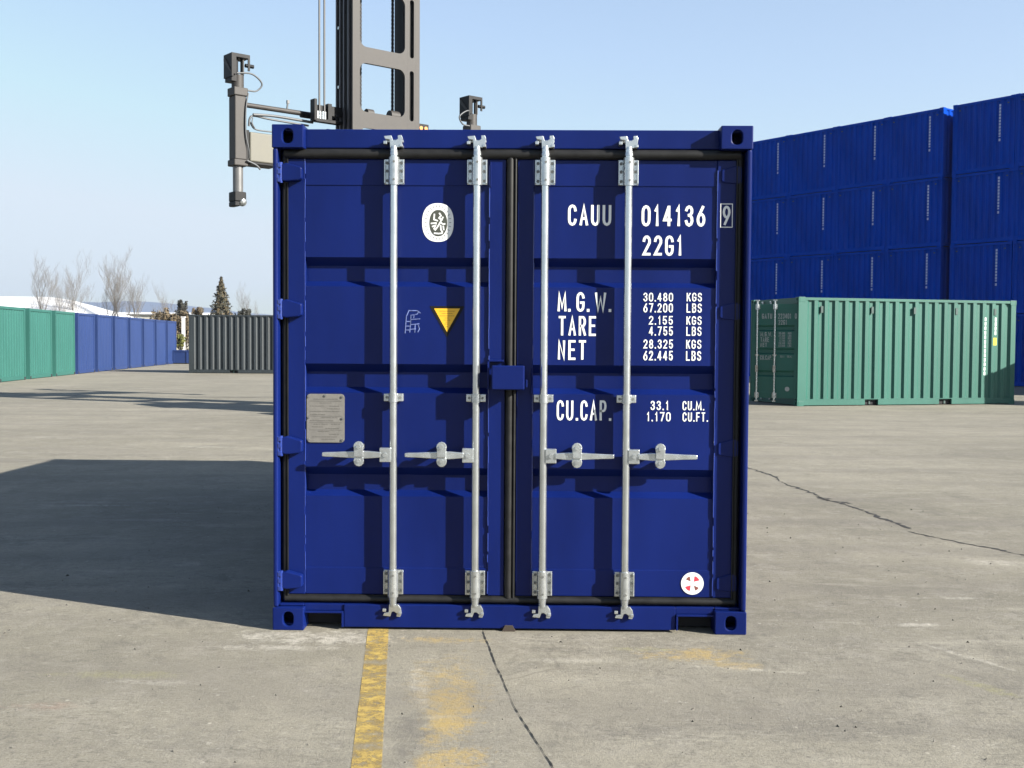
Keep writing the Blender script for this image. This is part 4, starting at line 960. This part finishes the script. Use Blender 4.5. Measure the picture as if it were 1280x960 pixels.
def leafcrown(n_, shape, size, seed, flat=False):
    rn = random.Random(seed); m = MB()
    for _ in range(n_):
        c, nrm = shape(rn); a = Vector((rn.gauss(0, 1), rn.gauss(0, 1), rn.gauss(0, 1))).normalized(); b = a.cross(nrm if nrm.length > .1 else Vector((0, 0, 1)))
        if b.length < .05: continue
        b.normalize(); s = size * rn.uniform(.5, 1.4)
        m.add([c - a * s, c + b * s * .5, c + a * s, c - b * s * .5], [(0, 1, 2, 3)])
    return m
CONI = mat('conifer_needles', (0.040, 0.034, 0.020), .9, var=.5, vscale=3, dirt=(.014, .017, .010))
CONI2 = mat('conifer_tip', (.085, .062, .032), .9, var=.3, vscale=3)
def conifer(px, ytop, d, wpx, lab):
    h = 1.5 + (425 - ytop) / 1415.55 * d; rad = wpx / 1415.55 * d / 2 * 1.25; p = at_px(px, d)
    t = empty('conifer_tree', p, 0, lab, 'tree')
    a = MB(); a.cyl((0, 0, 0), (0, 0, h * .97), .10, 7, r2=.015); a.build('trunk', BARK, t)
    def shp(rn):
        w = 1 - rn.random() ** .7; z = h * (.12 + .88 * w); k = int(w * 11); rr = rad * (1 - w) ** .95 * (.88 + .14 * math.sin(w * 52)) + .03; an = rn.uniform(0, 2 * PI); bl = .86 + .22 * math.sin(an * 7 + k * 2.1) 
        q = rr * bl * math.sqrt(rn.uniform(.15, 1)); return Vector((q * math.cos(an), q * math.sin(an), z - q * .25)), Vector((math.cos(an), math.sin(an), .4))
    leafcrown(5200, shp, .10, 5).build('crown', CONI, t)
    leafcrown(1700, shp, .09, 6).build('crown_tips', CONI2, t)
conifer(277, 347, 92, 56, 'single brownish conifer standing behind the charcoal container')
def dome(px, ytop, d, wpx, hpx, lab, m, name='shrub_tree', n_=1500, size=.10, cat='tree'):
    h = 1.5 + (425 - ytop) / 1415.55 * d; rad = wpx / 1415.55 * d / 2; hh = hpx / 1415.55 * d; p = at_px(px, d); t = empty(name, p, 0, lab, cat)
    a = MB(); a.cyl((0, 0, 0), (0, 0, h - hh * .4), .09, 7, r2=.04)
    for k in range(6): an = k * 1.05; a.cyl((0, 0, h - hh * 1.0), (rad * .7 * math.cos(an), rad * .7 * math.sin(an), h - hh * .35), .03, 4, r2=.008)
    a.build('trunk', BARK, t)
    cl = [(rn.uniform(-.6, .6), rn.uniform(-.6, .6), rn.uniform(.3, .85), rn.uniform(.16, .34)) for _ in range(26)]
    def shp(r):
        c = r.choice(cl); v = Vector((r.gauss(0, 1), r.gauss(0, 1), r.gauss(0, 1))).normalized() * c[3] * r.uniform(.4, 1) ** .5
        return Vector(((c[0] + v.x) * rad, (c[1] + v.y) * rad, h - hh + min(.99, max(0, c[2] + v.z * .6)) * hh)), v
    leafcrown(n_, shp, size, 9).build('crown', m, t)
DK = mat('dark_shrub_leaf', (.028, .028, .022), .9, var=.4, vscale=2)
BR = mat('brown_hedge_leaf', (.115, .085, .050), .9, var=.35, vscale=1.2, dirt=(.05, .042, .026))
YG_ = mat('yellow_green_leaf', (.10, .105, .025), .9, var=.35, vscale=2)
dome(228, 375, 100, 17, 30, 'small rounded dark tree top left of the charcoal container', DK)
dome(306, 385, 96, 20, 26, 'low dark bushy tree right of the conifer', DK)
dome(246, 384, 98, 18, 26, 'faint low tree between the rounded one and the conifer', BR)
for i, (px, yt, d, w_) in enumerate(((200, 388, 90, 28), (215, 386, 88, 26), (230, 389, 86, 24))):
    dome(px, yt, d, w_, (yt and 60), ['left', 'middle', 'right'][i] + ' clump of the brown winter hedge beyond the end of the blue row', BR, 'hedge_bush', 3200, .11, 'bush')
dome(226, 418, 80, 14, 26, 'small yellow-green bush at the foot of the white post', YG_, 'green_bush', 900, .08, 'bush')
po = MB(); pp = at_px(229.5, 82); h = 1.5 + (425 - 398) / 1415.55 * 82; po.box(-.10, .10, -.10, .10, 0, h); po.box(-.14, .14, -.14, .14, h, h + .06)
o = po.build('gate_post', WROOF); o.location = pp; tag(o, 'white post in the gap between the blue row and the charcoal container', 'post')

# ================================================================== haze
hz = MB(); hz.box(-1600, 1600, -1600, 1600, -2.5, 70)
hm = bpy.data.materials.new('haze_air'); hm.use_nodes = True; n = hm.node_tree.nodes; l = hm.node_tree.links
for x in list(n):
    if x.type == 'BSDF_PRINCIPLED': n.remove(x)
pv = n.new('ShaderNodeVolumePrincipled'); pv.inputs['Color'].default_value = (.86, .92, 1, 1); pv.inputs['Density'].default_value = .00022; pv.inputs['Anisotropy'].default_value = .6
l.new(pv.outputs[0], [x for x in n if x.type == 'OUTPUT_MATERIAL'][0].inputs['Volume'])
tag(hz.build('haze', hm), kind='stuff')
